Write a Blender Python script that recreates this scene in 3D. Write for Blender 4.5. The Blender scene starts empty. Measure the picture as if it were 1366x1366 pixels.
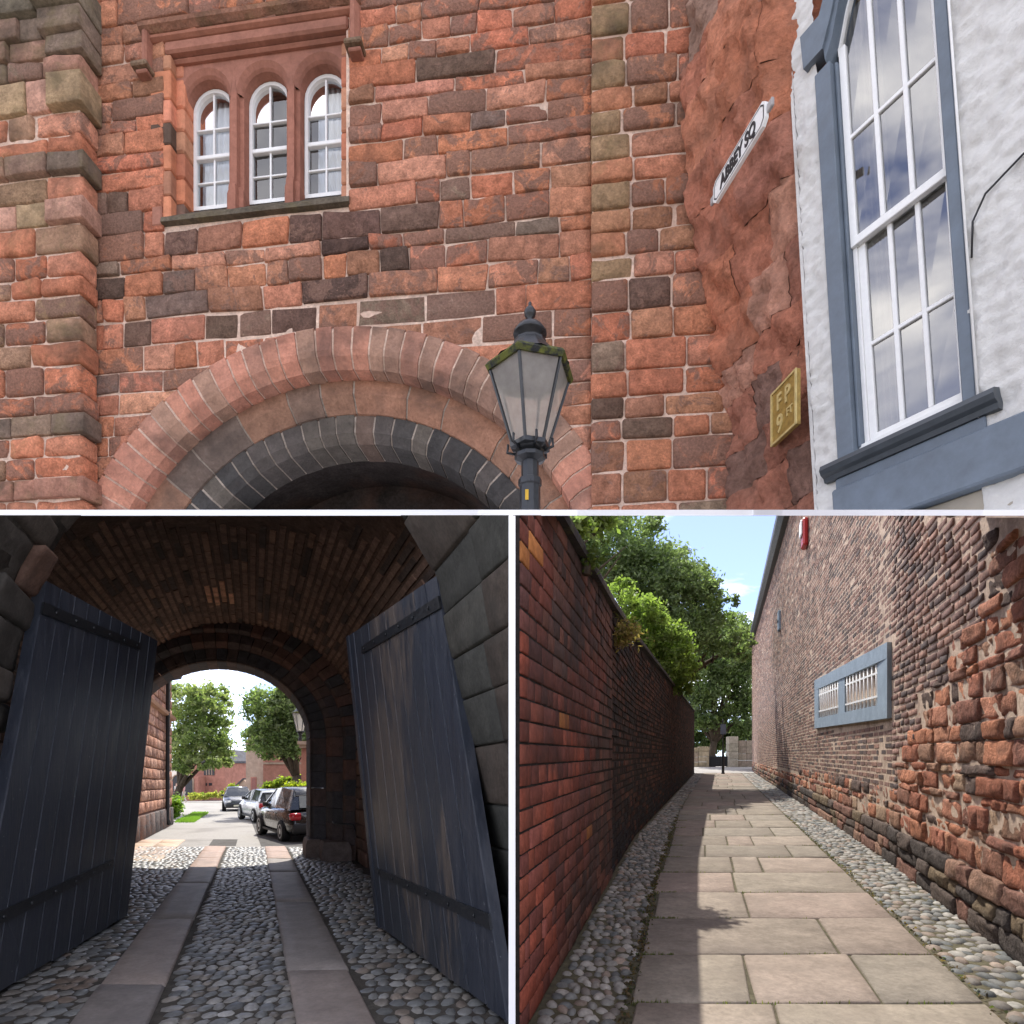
import bpy, bmesh, math, random
import numpy as np
from mathutils import Vector, Matrix, noise

# ------------------------------------------------------------------ camera, sky, sun
F = 820.0           # focal length in photo pixels (photo is 1366 wide)
CH = 1.6            # eye height
HZ = 1022.0         # horizon row
R = math.radians
scene = bpy.context.scene
col = scene.collection
cam_d = bpy.data.cameras.new("camera"); cam = bpy.data.objects.new("camera", cam_d); col.objects.link(cam)
cam.location = (0, 0, CH); cam.rotation_euler = (R(90), 0, 0)
cam_d.sensor_width = 36; cam_d.lens = F / 1366 * 36; cam_d.shift_y = (HZ - 683) / 1366
cam_d.clip_start = 0.05; cam_d.clip_end = 2000
scene.camera = cam

SUN_A, SUN_B = 0.09, 0.68            # drift of the light to the right / towards the camera per metre it falls
to_sun = Vector((-SUN_A, SUN_B, 1)).normalized()
world = bpy.data.worlds.new("World"); scene.world = world; world.use_nodes = True
wt = world.node_tree; wn = wt.nodes; wn.clear()
w_out = wn.new("ShaderNodeOutputWorld"); w_bg = wn.new("ShaderNodeBackground")
w_sky = wn.new("ShaderNodeTexSky"); w_sky.sky_type = 'NISHITA'; w_sky.sun_disc = False
w_sky.sun_elevation = math.asin(to_sun.z); w_sky.sun_rotation = math.atan2(to_sun.x, to_sun.y)
w_sky.altitude = 2500; w_sky.air_density = 1.0; w_sky.dust_density = 0.1; w_sky.ozone_density = 1.5
w_tc = wn.new("ShaderNodeTexCoord"); w_map = wn.new("ShaderNodeMapping"); w_map.inputs['Scale'].default_value = (1.2, 1.2, 3.0)
w_map.inputs['Location'].default_value = (0.35, 0.1, 0.2); w_map.inputs['Rotation'].default_value = (0, 0, R(32))
w_no = wn.new("ShaderNodeTexNoise"); w_no.inputs['Scale'].default_value = 2.2; w_no.inputs['Detail'].default_value = 7; w_no.inputs['Roughness'].default_value = 0.56
w_no.inputs['Distortion'].default_value = 0.5
w_rp = wn.new("ShaderNodeValToRGB"); w_rp.color_ramp.elements[0].position = 0.42; w_rp.color_ramp.elements[1].position = 0.68
w_rp.color_ramp.elements[0].color = (0.08, 0.08, 0.08, 1); w_rp.color_ramp.elements[1].color = (0.92, 0.92, 0.92, 1)
w_mx = wn.new("ShaderNodeMix"); w_mx.data_type = 'RGBA'
wt.links.new(w_tc.outputs['Generated'], w_map.inputs[0]); wt.links.new(w_map.outputs[0], w_no.inputs['Vector'])
wt.links.new(w_no.outputs['Fac'], w_rp.inputs[0]); wt.links.new(w_rp.outputs[0], w_mx.inputs['Factor'])
w_tn = wn.new('ShaderNodeMix'); w_tn.data_type = 'RGBA'; w_tn.blend_type = 'MULTIPLY'; w_tn.inputs[0].default_value = 1.0; w_tn.inputs['B'].default_value = (.44, .48, .66, 1)   # a deeper summer blue
wt.links.new(w_sky.outputs[0], w_tn.inputs['A']); wt.links.new(w_tn.outputs['Result'], w_mx.inputs['A']); w_mx.inputs['B'].default_value = (9.5, 9.1, 8.7, 1)
wt.links.new(w_mx.outputs['Result'], w_bg.inputs['Color']); w_bg.inputs['Strength'].default_value = 0.145
wt.links.new(w_bg.outputs[0], w_out.inputs['Surface'])
sun_d = bpy.data.lights.new("sun", 'SUN'); sun_d.energy = 2.3; sun_d.angle = R(0.6); sun_d.color = (1.0, 0.95, 0.86)
sun = bpy.data.objects.new("sun", sun_d); col.objects.link(sun)
sun.rotation_euler = to_sun.to_track_quat('Z', 'Y').to_euler(); sun.location = (0, 20, 60)
vs = scene.view_settings; vs.view_transform = 'Standard'; vs.look = 'None'; vs.gamma = 1.0; vs.use_curve_mapping = False
vs.exposure = 1.56

# ------------------------------------------------------------------ helpers
ORG = {}
def org(p): return ORG.get(p.name, Vector((0, 0, 0))) if p else Vector((0, 0, 0))
def thing(name, label, cat, loc=(0, 0, 0), group=None, kind=None):
    o = bpy.data.objects.new(name, None); col.objects.link(o); o.location = loc; o.empty_display_size = 0.2
    o['label'] = label; o['category'] = cat
    if group: o['group'] = group
    if kind: o['kind'] = kind
    ORG[o.name] = Vector(loc); return o
def tag(o, label, cat, group=None, kind=None):
    o['label'] = label; o['category'] = cat
    if group: o['group'] = group
    if kind: o['kind'] = kind
    return o
TOPK, BOTK = (HZ - 681.0) / F, (HZ - 687.2) / F       # raked slab between the upper and the lower places
def clip_mesh(V, Fc, keep_above, k, off=0.0):
    V = np.asarray(V, float); d = V[:, 2] - CH - off - k * V[:, 1]
    if not keep_above: d = -d
    if d.min() >= 0: return V, Fc
    if d.max() <= 0: return None, None
    bm = bmesh.new(); vs_ = [bm.verts.new(v) for v in V]
    for f in Fc:
        try: bm.faces.new([vs_[i] for i in f])
        except ValueError: pass
    no = Vector((0, -k, 1)).normalized() * (1 if keep_above else -1)
    bmesh.ops.bisect_plane(bm, geom=bm.verts[:] + bm.edges[:] + bm.faces[:], plane_co=(0, 0, CH + off), plane_no=no, clear_inner=True)
    bm.verts.index_update()
    V2 = np.array([v.co[:] for v in bm.verts]).reshape(-1, 3); F2 = [[v.index for v in f.verts] for f in bm.faces]
    bm.free()
    if not F2: return None, None
    return V2, F2
def mk(name, V, Fc, mat, parent=None, color=None, smooth=True, cols=None, clip=None, local=False):
    if clip == 'up': V, Fc = clip_mesh(V, Fc, True, TOPK)
    elif clip in ('dn', 'dnl', 'dnr'):
        if clip != 'dn':                             # also cut off where the white wall end stands
            bm = bmesh.new(); vv = [bm.verts.new(v) for v in V]
            for f in Fc:
                try: bm.faces.new([vv[i] for i in f])
                except ValueError: pass
            bmesh.ops.bisect_plane(bm, geom=bm.verts[:] + bm.edges[:] + bm.faces[:], plane_co=(-.0185 if clip == 'dnl' else .0185, 0, 0), plane_no=(-1 if clip == 'dnl' else 1, 0, 0), clear_inner=True)
            bm.verts.index_update(); V = np.array([v.co[:] for v in bm.verts]).reshape(-1, 3); Fc = [[v.index for v in f.verts] for f in bm.faces]; bm.free()
            if not len(Fc): return None
        V, Fc = clip_mesh(V, Fc, False, BOTK)
    if V is None or len(Fc) == 0: return None
    V = np.asarray(V, float)
    if not local: V = V - np.array(org(parent))
    me = bpy.data.meshes.new(name); me.from_pydata(V.tolist(), [], [list(map(int, f)) for f in Fc] if not isinstance(Fc, np.ndarray) else Fc.tolist())
    if smooth: me.polygons.foreach_set('use_smooth', [True] * len(me.polygons))
    if cols is not None:
        a = me.color_attributes.new('Col', 'FLOAT_COLOR', 'POINT')
        c4 = np.ones((len(V), 4)); c4[:, :3] = cols; a.data.foreach_set('color', c4.ravel())
    me.materials.append(mat)
    o = bpy.data.objects.new(name, me); col.objects.link(o)
    if parent: o.parent = parent; ORG[o.name] = org(parent)
    if color is not None: o.color = (*color, 1)
    return o
def share(name, me, loc, rot, scale, parent, color=None):
    o = bpy.data.objects.new(name, me); col.objects.link(o); o.parent = parent
    o.location = Vector(loc) - org(parent); o.rotation_euler = rot; o.scale = scale
    if color is not None: o.color = (*color, 1)
    return o
class Join:
    def __init__(s): s.V = []; s.F = []; s.C = []; s.n = 0
    def add(s, V, Fc, c=None):
        V = np.asarray(V, float); s.V.append(V); s.F.extend([[i + s.n for i in f] for f in Fc]); s.n += len(V)
        if c is not None: s.C.append(np.tile(np.asarray(c, float), (len(V), 1)))
    def build(s, name, mat, parent=None, smooth=True, clip=None, kind=None):
        if not s.V: return None
        o = mk(name, np.vstack(s.V), s.F, mat, parent, smooth=smooth, cols=np.vstack(s.C) if s.C and clip is None else None, clip=clip)
        if o and kind: o['kind'] = kind
        return o
def box_vf(x0, x1, y0, y1, z0, z1, m=None):
    V = [(x, y, z) for x in (x0, x1) for y in (y0, y1) for z in (z0, z1)]
    if m: V = [m(*v) for v in V]
    return V, [(0, 1, 3, 2), (4, 6, 7, 5), (0, 4, 5, 1), (2, 3, 7, 6), (0, 2, 6, 4), (1, 5, 7, 3)]
def bevel_box(x0, x1, y0, y1, z0, z1, c, m=None):
    bm = bmesh.new(); V, Fc = box_vf(x0, x1, y0, y1, z0, z1); vv = [bm.verts.new(v) for v in V]
    for f in Fc: bm.faces.new([vv[i] for i in f])
    bmesh.ops.bevel(bm, geom=bm.edges[:] , offset=c, segments=1, affect='EDGES', profile=0.5); bm.verts.index_update()
    V = [m(*v.co) if m else tuple(v.co) for v in bm.verts]; Fc = [[v.index for v in f.verts] for f in bm.faces]; bm.free(); return V, Fc
def loft(rings, closed=True, caps=True):
    n = len(rings[0]); V = [p for r in rings for p in r]; Fc = []
    for i in range(len(rings) - 1):
        for j in range(n if closed else n - 1):
            k = (j + 1) % n; Fc.append((i * n + j, i * n + k, (i + 1) * n + k, (i + 1) * n + j))
    if caps and closed: Fc.append(tuple(range(n))[::-1]); Fc.append(tuple((len(rings) - 1) * n + j for j in range(n)))
    return V, Fc
def tube(pts, rad, n=8):
    pts = [Vector(p) for p in pts]; rings = []
    if not hasattr(rad, '__len__'): rad = [rad] * len(pts)
    for i, p in enumerate(pts):
        t = (pts[min(i + 1, len(pts) - 1)] - pts[max(i - 1, 0)]).normalized()
        a = t.orthogonal().normalized() if i == 0 else (a - t * a.dot(t)).normalized()
        b = t.cross(a)
        rings.append([p + (a * math.cos(2 * math.pi * k / n) + b * math.sin(2 * math.pi * k / n)) * rad[i] for k in range(n)])
    return loft(rings)
def lathe(prof, n=16, c=(0, 0, 0), rot=0.0):
    return loft([[(c[0] + r * math.cos(rot + 2 * math.pi * k / n), c[1] + r * math.sin(rot + 2 * math.pi * k / n), c[2] + z) for k in range(n)] for r, z in prof])
def stone(q, n0, n1, c, nx, nz, amp, rnd, mp, fr=3.0, jit=0.0, rnd_c=0.5):
    """a dressed or rough-faced block: q = four corners (bl, br, tr, tl) in wall coordinates, n1 = how far it stands proud"""
    q = [np.array(p, float) + np.array([rnd.uniform(-jit, jit), rnd.uniform(-jit, jit)]) for p in q]
    L = max(1e-3, np.linalg.norm(q[1] - q[0])); Hh = max(1e-3, np.linalg.norm(q[3] - q[0]))
    ea, eb = min(.3, c / L), min(.3, c / Hh)
    A = [0] + list(np.linspace(ea, 1 - ea, nx + 1)) + [1]; B = [0] + list(np.linspace(eb, 1 - eb, nz + 1)) + [1]
    na, nb = len(A), len(B); sd = rnd.uniform(0, 99); P = []; tx, tz = rnd.uniform(-.3, .3) * amp, rnd.uniform(-.3, .3) * amp
    for j, b in enumerate(B):
        for i, a in enumerate(A):
            p = (q[0] * (1 - a) + q[1] * a) * (1 - b) + (q[3] * (1 - a) + q[2] * a) * b
            ed = (i in (0, na - 1)) + (j in (0, nb - 1))
            h = n1 + amp * (noise.noise(Vector((p[0] * fr, p[1] * fr, sd))) + .5 * noise.noise(Vector((p[0] * fr * 2.7, p[1] * fr * 2.7, sd)))) + tx * (a - .5) * 2 + tz * (b - .5) * 2
            if ed: h -= c * (.8 if ed == 1 else 1.15)
            if ed == 2:
                ctr = (q[0] + q[1] + q[2] + q[3]) / 4; dd = ctr - p; p = p + dd / max(1e-6, np.linalg.norm(dd)) * c * rnd_c
            P.append((p[0], p[1], h))
    Fc = [(j * na + i, j * na + i + 1, (j + 1) * na + i + 1, (j + 1) * na + i) for j in range(nb - 1) for i in range(na - 1)]
    ring = [i for i in range(na)] + [j * na + na - 1 for j in range(1, nb)] + [(nb - 1) * na + i for i in range(na - 2, -1, -1)] + [j * na for j in range(nb - 2, 0, -1)]
    base = len(P)
    for i in ring: P.append((P[i][0], P[i][1], n0))
    m = len(ring)
    for k in range(m): Fc.append((ring[(k + 1) % m], ring[k], base + k, base + (k + 1) % m))
    return [mp(*p) for p in P], Fc
def brick_join(t0, t1, h0, h1, n0, n1, c, mp, cols):
    """many bricks as one mesh (arrays); mp takes arrays (t, h, n) and returns an (N,3) array"""
    N = len(t0); T = np.stack([t0, t1, t1, t0, t0 + c, t1 - c, t1 - c, t0 + c], 1); Hh = np.stack([h0, h0, h1, h1, h0 + c, h0 + c, h1 - c, h1 - c], 1)
    Nn = np.stack([n0] * 4 + [n1] * 4, 1); V = mp(T.ravel(), Hh.ravel(), Nn.ravel())
    base = (np.arange(N) * 8)[:, None, None]
    Fc = (np.array([[4, 5, 6, 7], [0, 1, 5, 4], [1, 2, 6, 5], [2, 3, 7, 6], [3, 0, 4, 7]])[None] + base).reshape(-1, 4)
    return V, Fc, np.repeat(cols, 8, 0)

class Fr:                                             # an upright wall: s to the right along it, z up, n out of it
    def __init__(s, o, d, lean=0.0, zref=0.0):
        L = math.hypot(*d); s.o = o; s.d = (d[0] / L, d[1] / L); s.n = (s.d[1], -s.d[0]); s.lean = lean; s.zref = zref
    def __call__(s, a, z, n=0.0):
        a = a - s.lean * (z - s.zref)
        return (s.o[0] + s.d[0] * a + s.n[0] * n, s.o[1] + s.d[1] * a + s.n[1] * n, z)
    def at(s, px, py, n=0.0):                         # wall coordinates of what the photo shows at (px, py)
        k = (px - 683) / F; ox = s.o[0] + s.n[0] * n; oy = s.o[1] + s.n[1] * n
        a = (k * oy - ox) / (s.d[0] - k * s.d[1]); y = oy + s.d[1] * a; z = CH + (HZ - py) / F * y
        return (a + s.lean * (z - s.zref), z)

# ------------------------------------------------------------------ materials
def nt(name):
    m = bpy.data.materials.new(name); m.use_nodes = True; t = m.node_tree; b = t.nodes['Principled BSDF']; return m, t, b
def src_node(t, src):
    if src == 'obj': n = t.nodes.new('ShaderNodeObjectInfo'); return n.outputs['Color']
    if src == 'attr': n = t.nodes.new('ShaderNodeVertexColor'); n.layer_name = 'Col'; return n.outputs['Color']
    n = t.nodes.new('ShaderNodeRGB'); n.outputs[0].default_value = (*src, 1); return n.outputs[0]
def noise_n(t, scale, detail=6, rough=.6, vec=None, dist=0.0):
    n = t.nodes.new('ShaderNodeTexNoise'); n.inputs['Scale'].default_value = scale; n.inputs['Detail'].default_value = detail
    n.inputs['Roughness'].default_value = rough; n.inputs['Distortion'].default_value = dist
    if vec: t.links.new(vec, n.inputs['Vector'])
    return n.outputs['Fac']
def ramp(t, fac, p0, p1, c0=0.0, c1=1.0):
    n = t.nodes.new('ShaderNodeMapRange'); n.inputs[1].default_value = p0; n.inputs[2].default_value = p1; n.inputs[3].default_value = c0; n.inputs[4].default_value = c1
    n.clamp = True; t.links.new(fac, n.inputs[0]); return n.outputs[0]
def mixc(t, fac, a, b, mode='MIX'):
    n = t.nodes.new('ShaderNodeMix'); n.data_type = 'RGBA'; n.blend_type = mode; n.clamp_factor = True
    for v, k in ((fac, 'Factor'), (a, 'A'), (b, 'B')):
        s = n.inputs[k] if k != 'Factor' else n.inputs[0]
        if isinstance(v, (int, float)) and k == 'Factor': s.default_value = v
        elif isinstance(v, tuple): s.default_value = (*v, 1)
        else: t.links.new(v, s)
    return n.outputs['Result']
def mathn(t, op, a, b):
    n = t.nodes.new('ShaderNodeMath'); n.operation = op
    for i, v in enumerate((a, b)):
        if isinstance(v, (int, float)): n.inputs[i].default_value = v
        else: t.links.new(v, n.inputs[i])
    return n.outputs[0]
def pos(t, sc=None):
    g = t.nodes.new('ShaderNodeNewGeometry').outputs['Position']
    if sc is None: return g
    m = t.nodes.new('ShaderNodeMapping'); m.inputs['Scale'].default_value = sc; t.links.new(g, m.inputs[0]); return m.outputs[0]
def stone_mat(name, src, rough=.9, var=.35, sc=7.0, stain=(.05, .04, .035), stain_amt=.5, stain_sc=1.6, bump=.7, bdist=.012, fine=30.0, moss=None, moss_amt=0.0, crust=None, stretch=None, spec=.1, st_lo=.5, st_hi=.68):
    m, t, b = nt(name); p = pos(t, stretch); c = src_node(t, src)
    n1 = noise_n(t, sc, 9, .66, p); n2 = noise_n(t, stain_sc, 6, .62, p, .4); n3 = noise_n(t, fine, 6, .7, p)
    v = ramp(t, n1, .3, .7, 1 - var, 1 + var * .75)
    cc = t.nodes.new('ShaderNodeCombineColor')
    for i in range(3): t.links.new(v, cc.inputs[i])
    c = mixc(t, 1.0, c, cc.outputs[0], 'MULTIPLY')
    v3 = ramp(t, n3, .34, .66, 1 - var * .9, 1 + var * .6); c3 = t.nodes.new('ShaderNodeCombineColor')
    for i in range(3): t.links.new(v3, c3.inputs[i])
    c = mixc(t, .8, c, c3.outputs[0], 'MULTIPLY')
    c = mixc(t, mathn(t, 'MULTIPLY', ramp(t, mathn(t, 'ADD', n2, mathn(t, 'MULTIPLY', n3, .12)), st_lo + .06, st_hi + .06), stain_amt), c, stain)
    if crust:                                         # dark weathering crust over part of each stone
        oi = t.nodes.new('ShaderNodeObjectInfo'); cn = noise_n(t, 5.5, 7, .68, p, .8); th = mathn(t, 'ADD', cn, mathn(t, 'MULTIPLY', mathn(t, 'SUBTRACT', oi.outputs['Random'], .5), .34))
        c = mixc(t, mathn(t, 'MULTIPLY', ramp(t, mathn(t, 'ADD', th, mathn(t, 'MULTIPLY', n3, .10)), .58, .64), .8), c, mixc(t, ramp(t, n3, .35, .65), tuple(x * .55 for x in crust), crust))
    if moss: c = mixc(t, mathn(t, 'MULTIPLY', ramp(t, noise_n(t, stain_sc * 1.7, 7, .7, p, .6), .5, .64), moss_amt), c, moss)
    t.links.new(c, b.inputs['Base Color']); b.inputs['Roughness'].default_value = rough; b.inputs['Specular IOR Level'].default_value = spec
    bp = t.nodes.new('ShaderNodeBump'); bp.inputs['Strength'].default_value = bump; bp.inputs['Distance'].default_value = bdist
    t.links.new(mathn(t, 'ADD', mathn(t, 'MULTIPLY', n1, .8), mathn(t, 'MULTIPLY', n3, .55)), bp.inputs['Height']); t.links.new(bp.outputs[0], b.inputs['Normal'])
    return m
def plain(name, c, rough=.5, metal=0.0, var=.12, sc=12.0, bump=.15, bdist=.003, spec=.4, coat=0.0, src=None):
    m, t, b = nt(name); p = pos(t); n1 = noise_n(t, sc, 6, .65, p); v = ramp(t, n1, .3, .7, 1 - var, 1 + var)
    cc = t.nodes.new('ShaderNodeCombineColor')
    for i in range(3): t.links.new(v, cc.inputs[i])
    t.links.new(mixc(t, 1.0, src_node(t, src or c), cc.outputs[0], 'MULTIPLY'), b.inputs['Base Color'])
    t.links.new(ramp(t, n1, .3, .7, max(.02, rough - .12), min(1, rough + .12)), b.inputs['Roughness']); b.inputs['Metallic'].default_value = metal
    b.inputs['Specular IOR Level'].default_value = spec; b.inputs['Coat Weight'].default_value = coat
    bp = t.nodes.new('ShaderNodeBump'); bp.inputs['Strength'].default_value = bump; bp.inputs['Distance'].default_value = bdist
    t.links.new(n1, bp.inputs['Height']); t.links.new(bp.outputs[0], b.inputs['Normal']); return m
def glass_mat(name, tint=(.9, .93, .95), refl=.12, rough=.02, wav=.02, ior=1.5):
    m, t, b = nt(name); t.nodes.remove(b); out = t.nodes['Material Output']
    tr = t.nodes.new('ShaderNodeBsdfTransparent'); tr.inputs[0].default_value = (*tint, 1)
    gl = t.nodes.new('ShaderNodeBsdfGlossy'); gl.inputs['Roughness'].default_value = rough
    fr = t.nodes.new('ShaderNodeFresnel'); fr.inputs[0].default_value = ior
    bp = t.nodes.new('ShaderNodeBump'); bp.inputs['Strength'].default_value = wav; t.links.new(noise_n(t, 4.0, 2, .5, pos(t)), bp.inputs['Height'])
    t.links.new(bp.outputs[0], gl.inputs['Normal'])
    mx = t.nodes.new('ShaderNodeMixShader'); t.links.new(mathn(t, 'ADD', fr.outputs[0], refl), mx.inputs[0]); t.links.new(tr.outputs[0], mx.inputs[1]); t.links.new(gl.outputs[0], mx.inputs[2])
    t.links.new(mx.outputs[0], out.inputs['Surface']); return m
def leaf_mat(name, src='attr'):
    m, t, b = nt(name); c = src_node(t, src); b.inputs['Roughness'].default_value = .5; b.inputs['Specular IOR Level'].default_value = .3
    t.links.new(c, b.inputs['Base Color']); out = t.nodes['Material Output']
    tl = t.nodes.new('ShaderNodeBsdfTranslucent'); t.links.new(mixc(t, 1.0, c, (1.35, 1.5, .75), 'MULTIPLY'), tl.inputs[0])
    mx = t.nodes.new('ShaderNodeMixShader'); mx.inputs[0].default_value = .62; t.links.new(b.outputs[0], mx.inputs[1]); t.links.new(tl.outputs[0], mx.inputs[2])
    t.links.new(mx.outputs[0], out.inputs['Surface']); return m

M = {}
M['sand'] = stone_mat('red_sandstone', 'obj', var=.44, sc=10, stain=(.16, .085, .06), stain_amt=.35, stain_sc=2.6, crust=(.30, .175, .13), bump=.9, bdist=.045, fine=48)
M['sandq'] = stone_mat('weathered_quoin_stone', 'obj', var=.4, sc=7, stain=(.05, .045, .035), stain_amt=.65, moss=(.20, .165, .075), moss_amt=.3, bump=.8, bdist=.04, fine=34)
M['sand_dressed'] = stone_mat('dressed_red_stone', 'obj', var=.18, sc=10, stain=(.12, .06, .045), stain_amt=.4, bump=.4, bdist=.015)
M['mortar'] = stone_mat('pale_lime_mortar', (.70, .52, .41), var=.3, sc=14, stain=(.42, .26, .19), stain_amt=.5, bump=.7, bdist=.03)
M['mortar_dull'] = stone_mat('dull_lime_mortar', (.42, .35, .29), var=.3, sc=14, stain=(.2, .16, .13), stain_amt=.6, bump=.7, bdist=.03)
M['arch'] = stone_mat('sooty_arch_stone', 'obj', var=.3, sc=6, stain=(.06, .05, .045), stain_amt=.6, bump=.8, bdist=.03, fine=34)
M['erode'] = stone_mat('eroded_sandstone', 'obj', var=.36, sc=5, stain=(.16, .10, .075), stain_amt=.4, stain_sc=2.2, bump=1.0, bdist=.06, fine=26)
M['white'] = plain('white_gloss_paint', (.80, .80, .78), .4, var=.05, sc=20, bump=.1)
M['slabwhite'] = plain('white_painted_edge', (.93, .93, .93), .7, var=.01, bump=.02)
M['greypaint'] = plain('slate_grey_paint', (.125, .155, .19), .5, var=.2, sc=6, bump=.5, bdist=.006)
M['blackmetal'] = plain('black_painted_iron', (.018, .02, .023), .38, var=.3, sc=25, bump=.4, spec=.5)
M['dark'] = plain('unlit_room_wall', (.05, .045, .04), .9)
M['glass'] = glass_mat('old_window_glass')
M['curtain'] = plain('white_net_curtain', (.75, .76, .78), .9, var=.08, sc=6)
M['leaf'] = leaf_mat('leaf_green')
M['bark'] = stone_mat('tree_bark', (.09, .07, .05), var=.5, sc=8, bump=1.0, bdist=.03, stretch=(1, 1, .25))
# ------------------------------------------------------------------ large structure: ground and the dividing slab and wall
rnd = random.Random(7)
KA, SA = (962 - 683) / F, (HZ - 1006) / F             # the alley runs off to the right and a little uphill
KG, SG = (338 - 683) / F, (HZ - 1045) / F             # the gate passage runs off to the left and a little downhill
def A(u, y, w): return (u + KA * y, y, CH + w + SA * y)
def G(u, y, w): return (u + KG * y, y, CH + w + SG * y)
M['earth'] = stone_mat('trodden_earth', (.30, .27, .24), var=.4, sc=5, bump=.6, stain_amt=.3)
M['asphalt'] = stone_mat('pale_worn_asphalt', (.33, .315, .295), var=.18, sc=20, stain=(.15, .14, .13), stain_amt=.5, stain_sc=.5, bump=.35, bdist=.004, fine=90)
gV = []; gF = []
gys = [-60, -5, 3, 8, 16, 30, 52, 64, 110, 260, 900]; gxs = [-700, -90, -40, -.012, .012, 40, 90, 700]
for y in gys:
    for x in gxs:
        yy = max(0, min(y, 110)); z = (SG if x < 0 else SA) * yy + CH - 1.6 - .03
        if x > 0 and y >= 62: z = SA * 52 + .50 + CH - 1.6
        gV.append((x, y, z))
for j in range(len(gys) - 1):
    for i in range(len(gxs) - 1):
        a = j * len(gxs) + i; gF.append((a, a + 1, a + 1 + len(gxs), a + len(gxs)))
tag(mk('ground', gV, gF, M['earth'], smooth=False), 'bare earth ground under the walls and paving', 'ground', kind='structure')

def slab_piece(poly, k0=BOTK - .0008, k1=TOPK + .0012):
    V = [(x, y, CH + k0 * y) for x, y in poly] + [(x, y, CH + k1 * y) for x, y in poly]; n = len(poly)
    Fc = [tuple(range(n))[::-1], tuple(range(n, 2 * n))] + [(i, (i + 1) % n, n + (i + 1) % n, n + i) for i in range(n)]
    return V, Fc
sl = [(-9, 6.2), (-3, 5.75), (-.22, 5.35), (-.22, 3.95), (.42, 3.95), (.42, 5.3), (2.02, 5.15), (2.02, 4.6), (2.2, 3.9), (2.45, 3.2), (4.4, 3.2), (4.4, 5.4), (2.6, 6.05), (-.4, 6.45), (-.55, 7.0), (-.55, 8.0), (-9, 8.0)]  # added slab; its outline keeps the passage dark and the alley in sun
tag(mk('dividing_slab', *slab_piece(sl), M['slabwhite'], smooth=False), 'added thin white slab running across between the gatehouse and the lanes', 'slab', kind='structure')
V, Fc = box_vf(-.0165, .0165, 3.0, 7.6, -.2, 9)
for i, v in enumerate(V):
    if v[2] > 5: V[i] = (v[0], v[1], CH + (BOTK - .0008) * v[1])
tag(mk('dividing_wall', V, Fc, M['slabwhite'], smooth=False), 'thin white upright wall end between the passage and the alley', 'wall', kind='structure')

# ------------------------------------------------------------------ gatehouse front
D0 = 6.0
fa = math.atan(F / (6358 + 683))
W = Fr((0, D0), (math.cos(fa), -math.sin(fa)))
gate = thing('gatehouse', 'red sandstone gatehouse front with round arch and three-light window', 'building', W(-.6, CH + TOPK * 6.1))
RED = [(.58, .23, .132), (.60, .252, .15), (.54, .21, .12), (.55, .235, .145), (.61, .285, .185), (.58, .218, .122)]
BRN = [(.42, .20, .12), (.46, .22, .135), (.38, .185, .115), (.50, .24, .14)]
DRK = [(.125, .08, .062), (.15, .10, .075), (.18, .11, .082)]
GRY = [(.29, .20, .145), (.32, .22, .155), (.24, .17, .13)]
def pick(rn, w):
    r = rn.random() * sum(w)
    for pal, x in zip((RED, BRN, DRK, GRY), w):
        r -= x
        if r <= 0: break
    c = rn.choice(pal); k = rn.uniform(.85, 1.15); return (c[0] * k, c[1] * k * rn.uniform(.94, 1.06), c[2] * k)
sL = W.at(112, 340, .0)[0]; sR = W.at(790, 340)[0]; sE = W.at(968, 500)[0]
ac = (-1.81, 2.985); Ro = 3.03
z_lo, z_hi = CH + TOPK * 5.6 - .35, 10.15
wx0, wx1 = W.at(222, 180)[0], W.at(466, 150)[0]
wz0, wz1 = W.at(340, 284)[1], W.at(340, 44)[1]
# mortar bed with the arch and window left open
def bed(name, x0, x1, z0, z1, n, holes, par=gate):
    xs = np.arange(x0, x1 + .06, .06); zs = np.arange(z0, z1 + .06, .06); V = []; Fc = []
    for z in zs:
        for x in xs: V.append(W(x, z, n + .006 * noise.noise(Vector((x * 3, z * 3, 4)))))
    for j in range(len(zs) - 1):
        for i in range(len(xs) - 1):
            cx, cz = xs[i] + .03, zs[j] + .03
            if holes and (math.hypot(cx - ac[0], cz - ac[1]) < Ro - .12 or (wx0 + .04 < cx < wx1 - .04 and wz0 < cz < wz1 - .1)): continue
            a = j * len(xs) + i; Fc.append((a, a + 1, a + 1 + len(xs), a + len(xs)))
    return mk(name, V, Fc, M['mortar'], par, clip='up')
bed('mortar_bed', sL - .1, sR + .1, z_lo, z_hi, .010, True)
rs = random.Random(21)
def hw(z):
    r_ = Ro - .045; d = r_ * r_ - (z - ac[1]) ** 2; return math.sqrt(d) if d > 0 else 0.0
z = z_lo; row = 0
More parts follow.
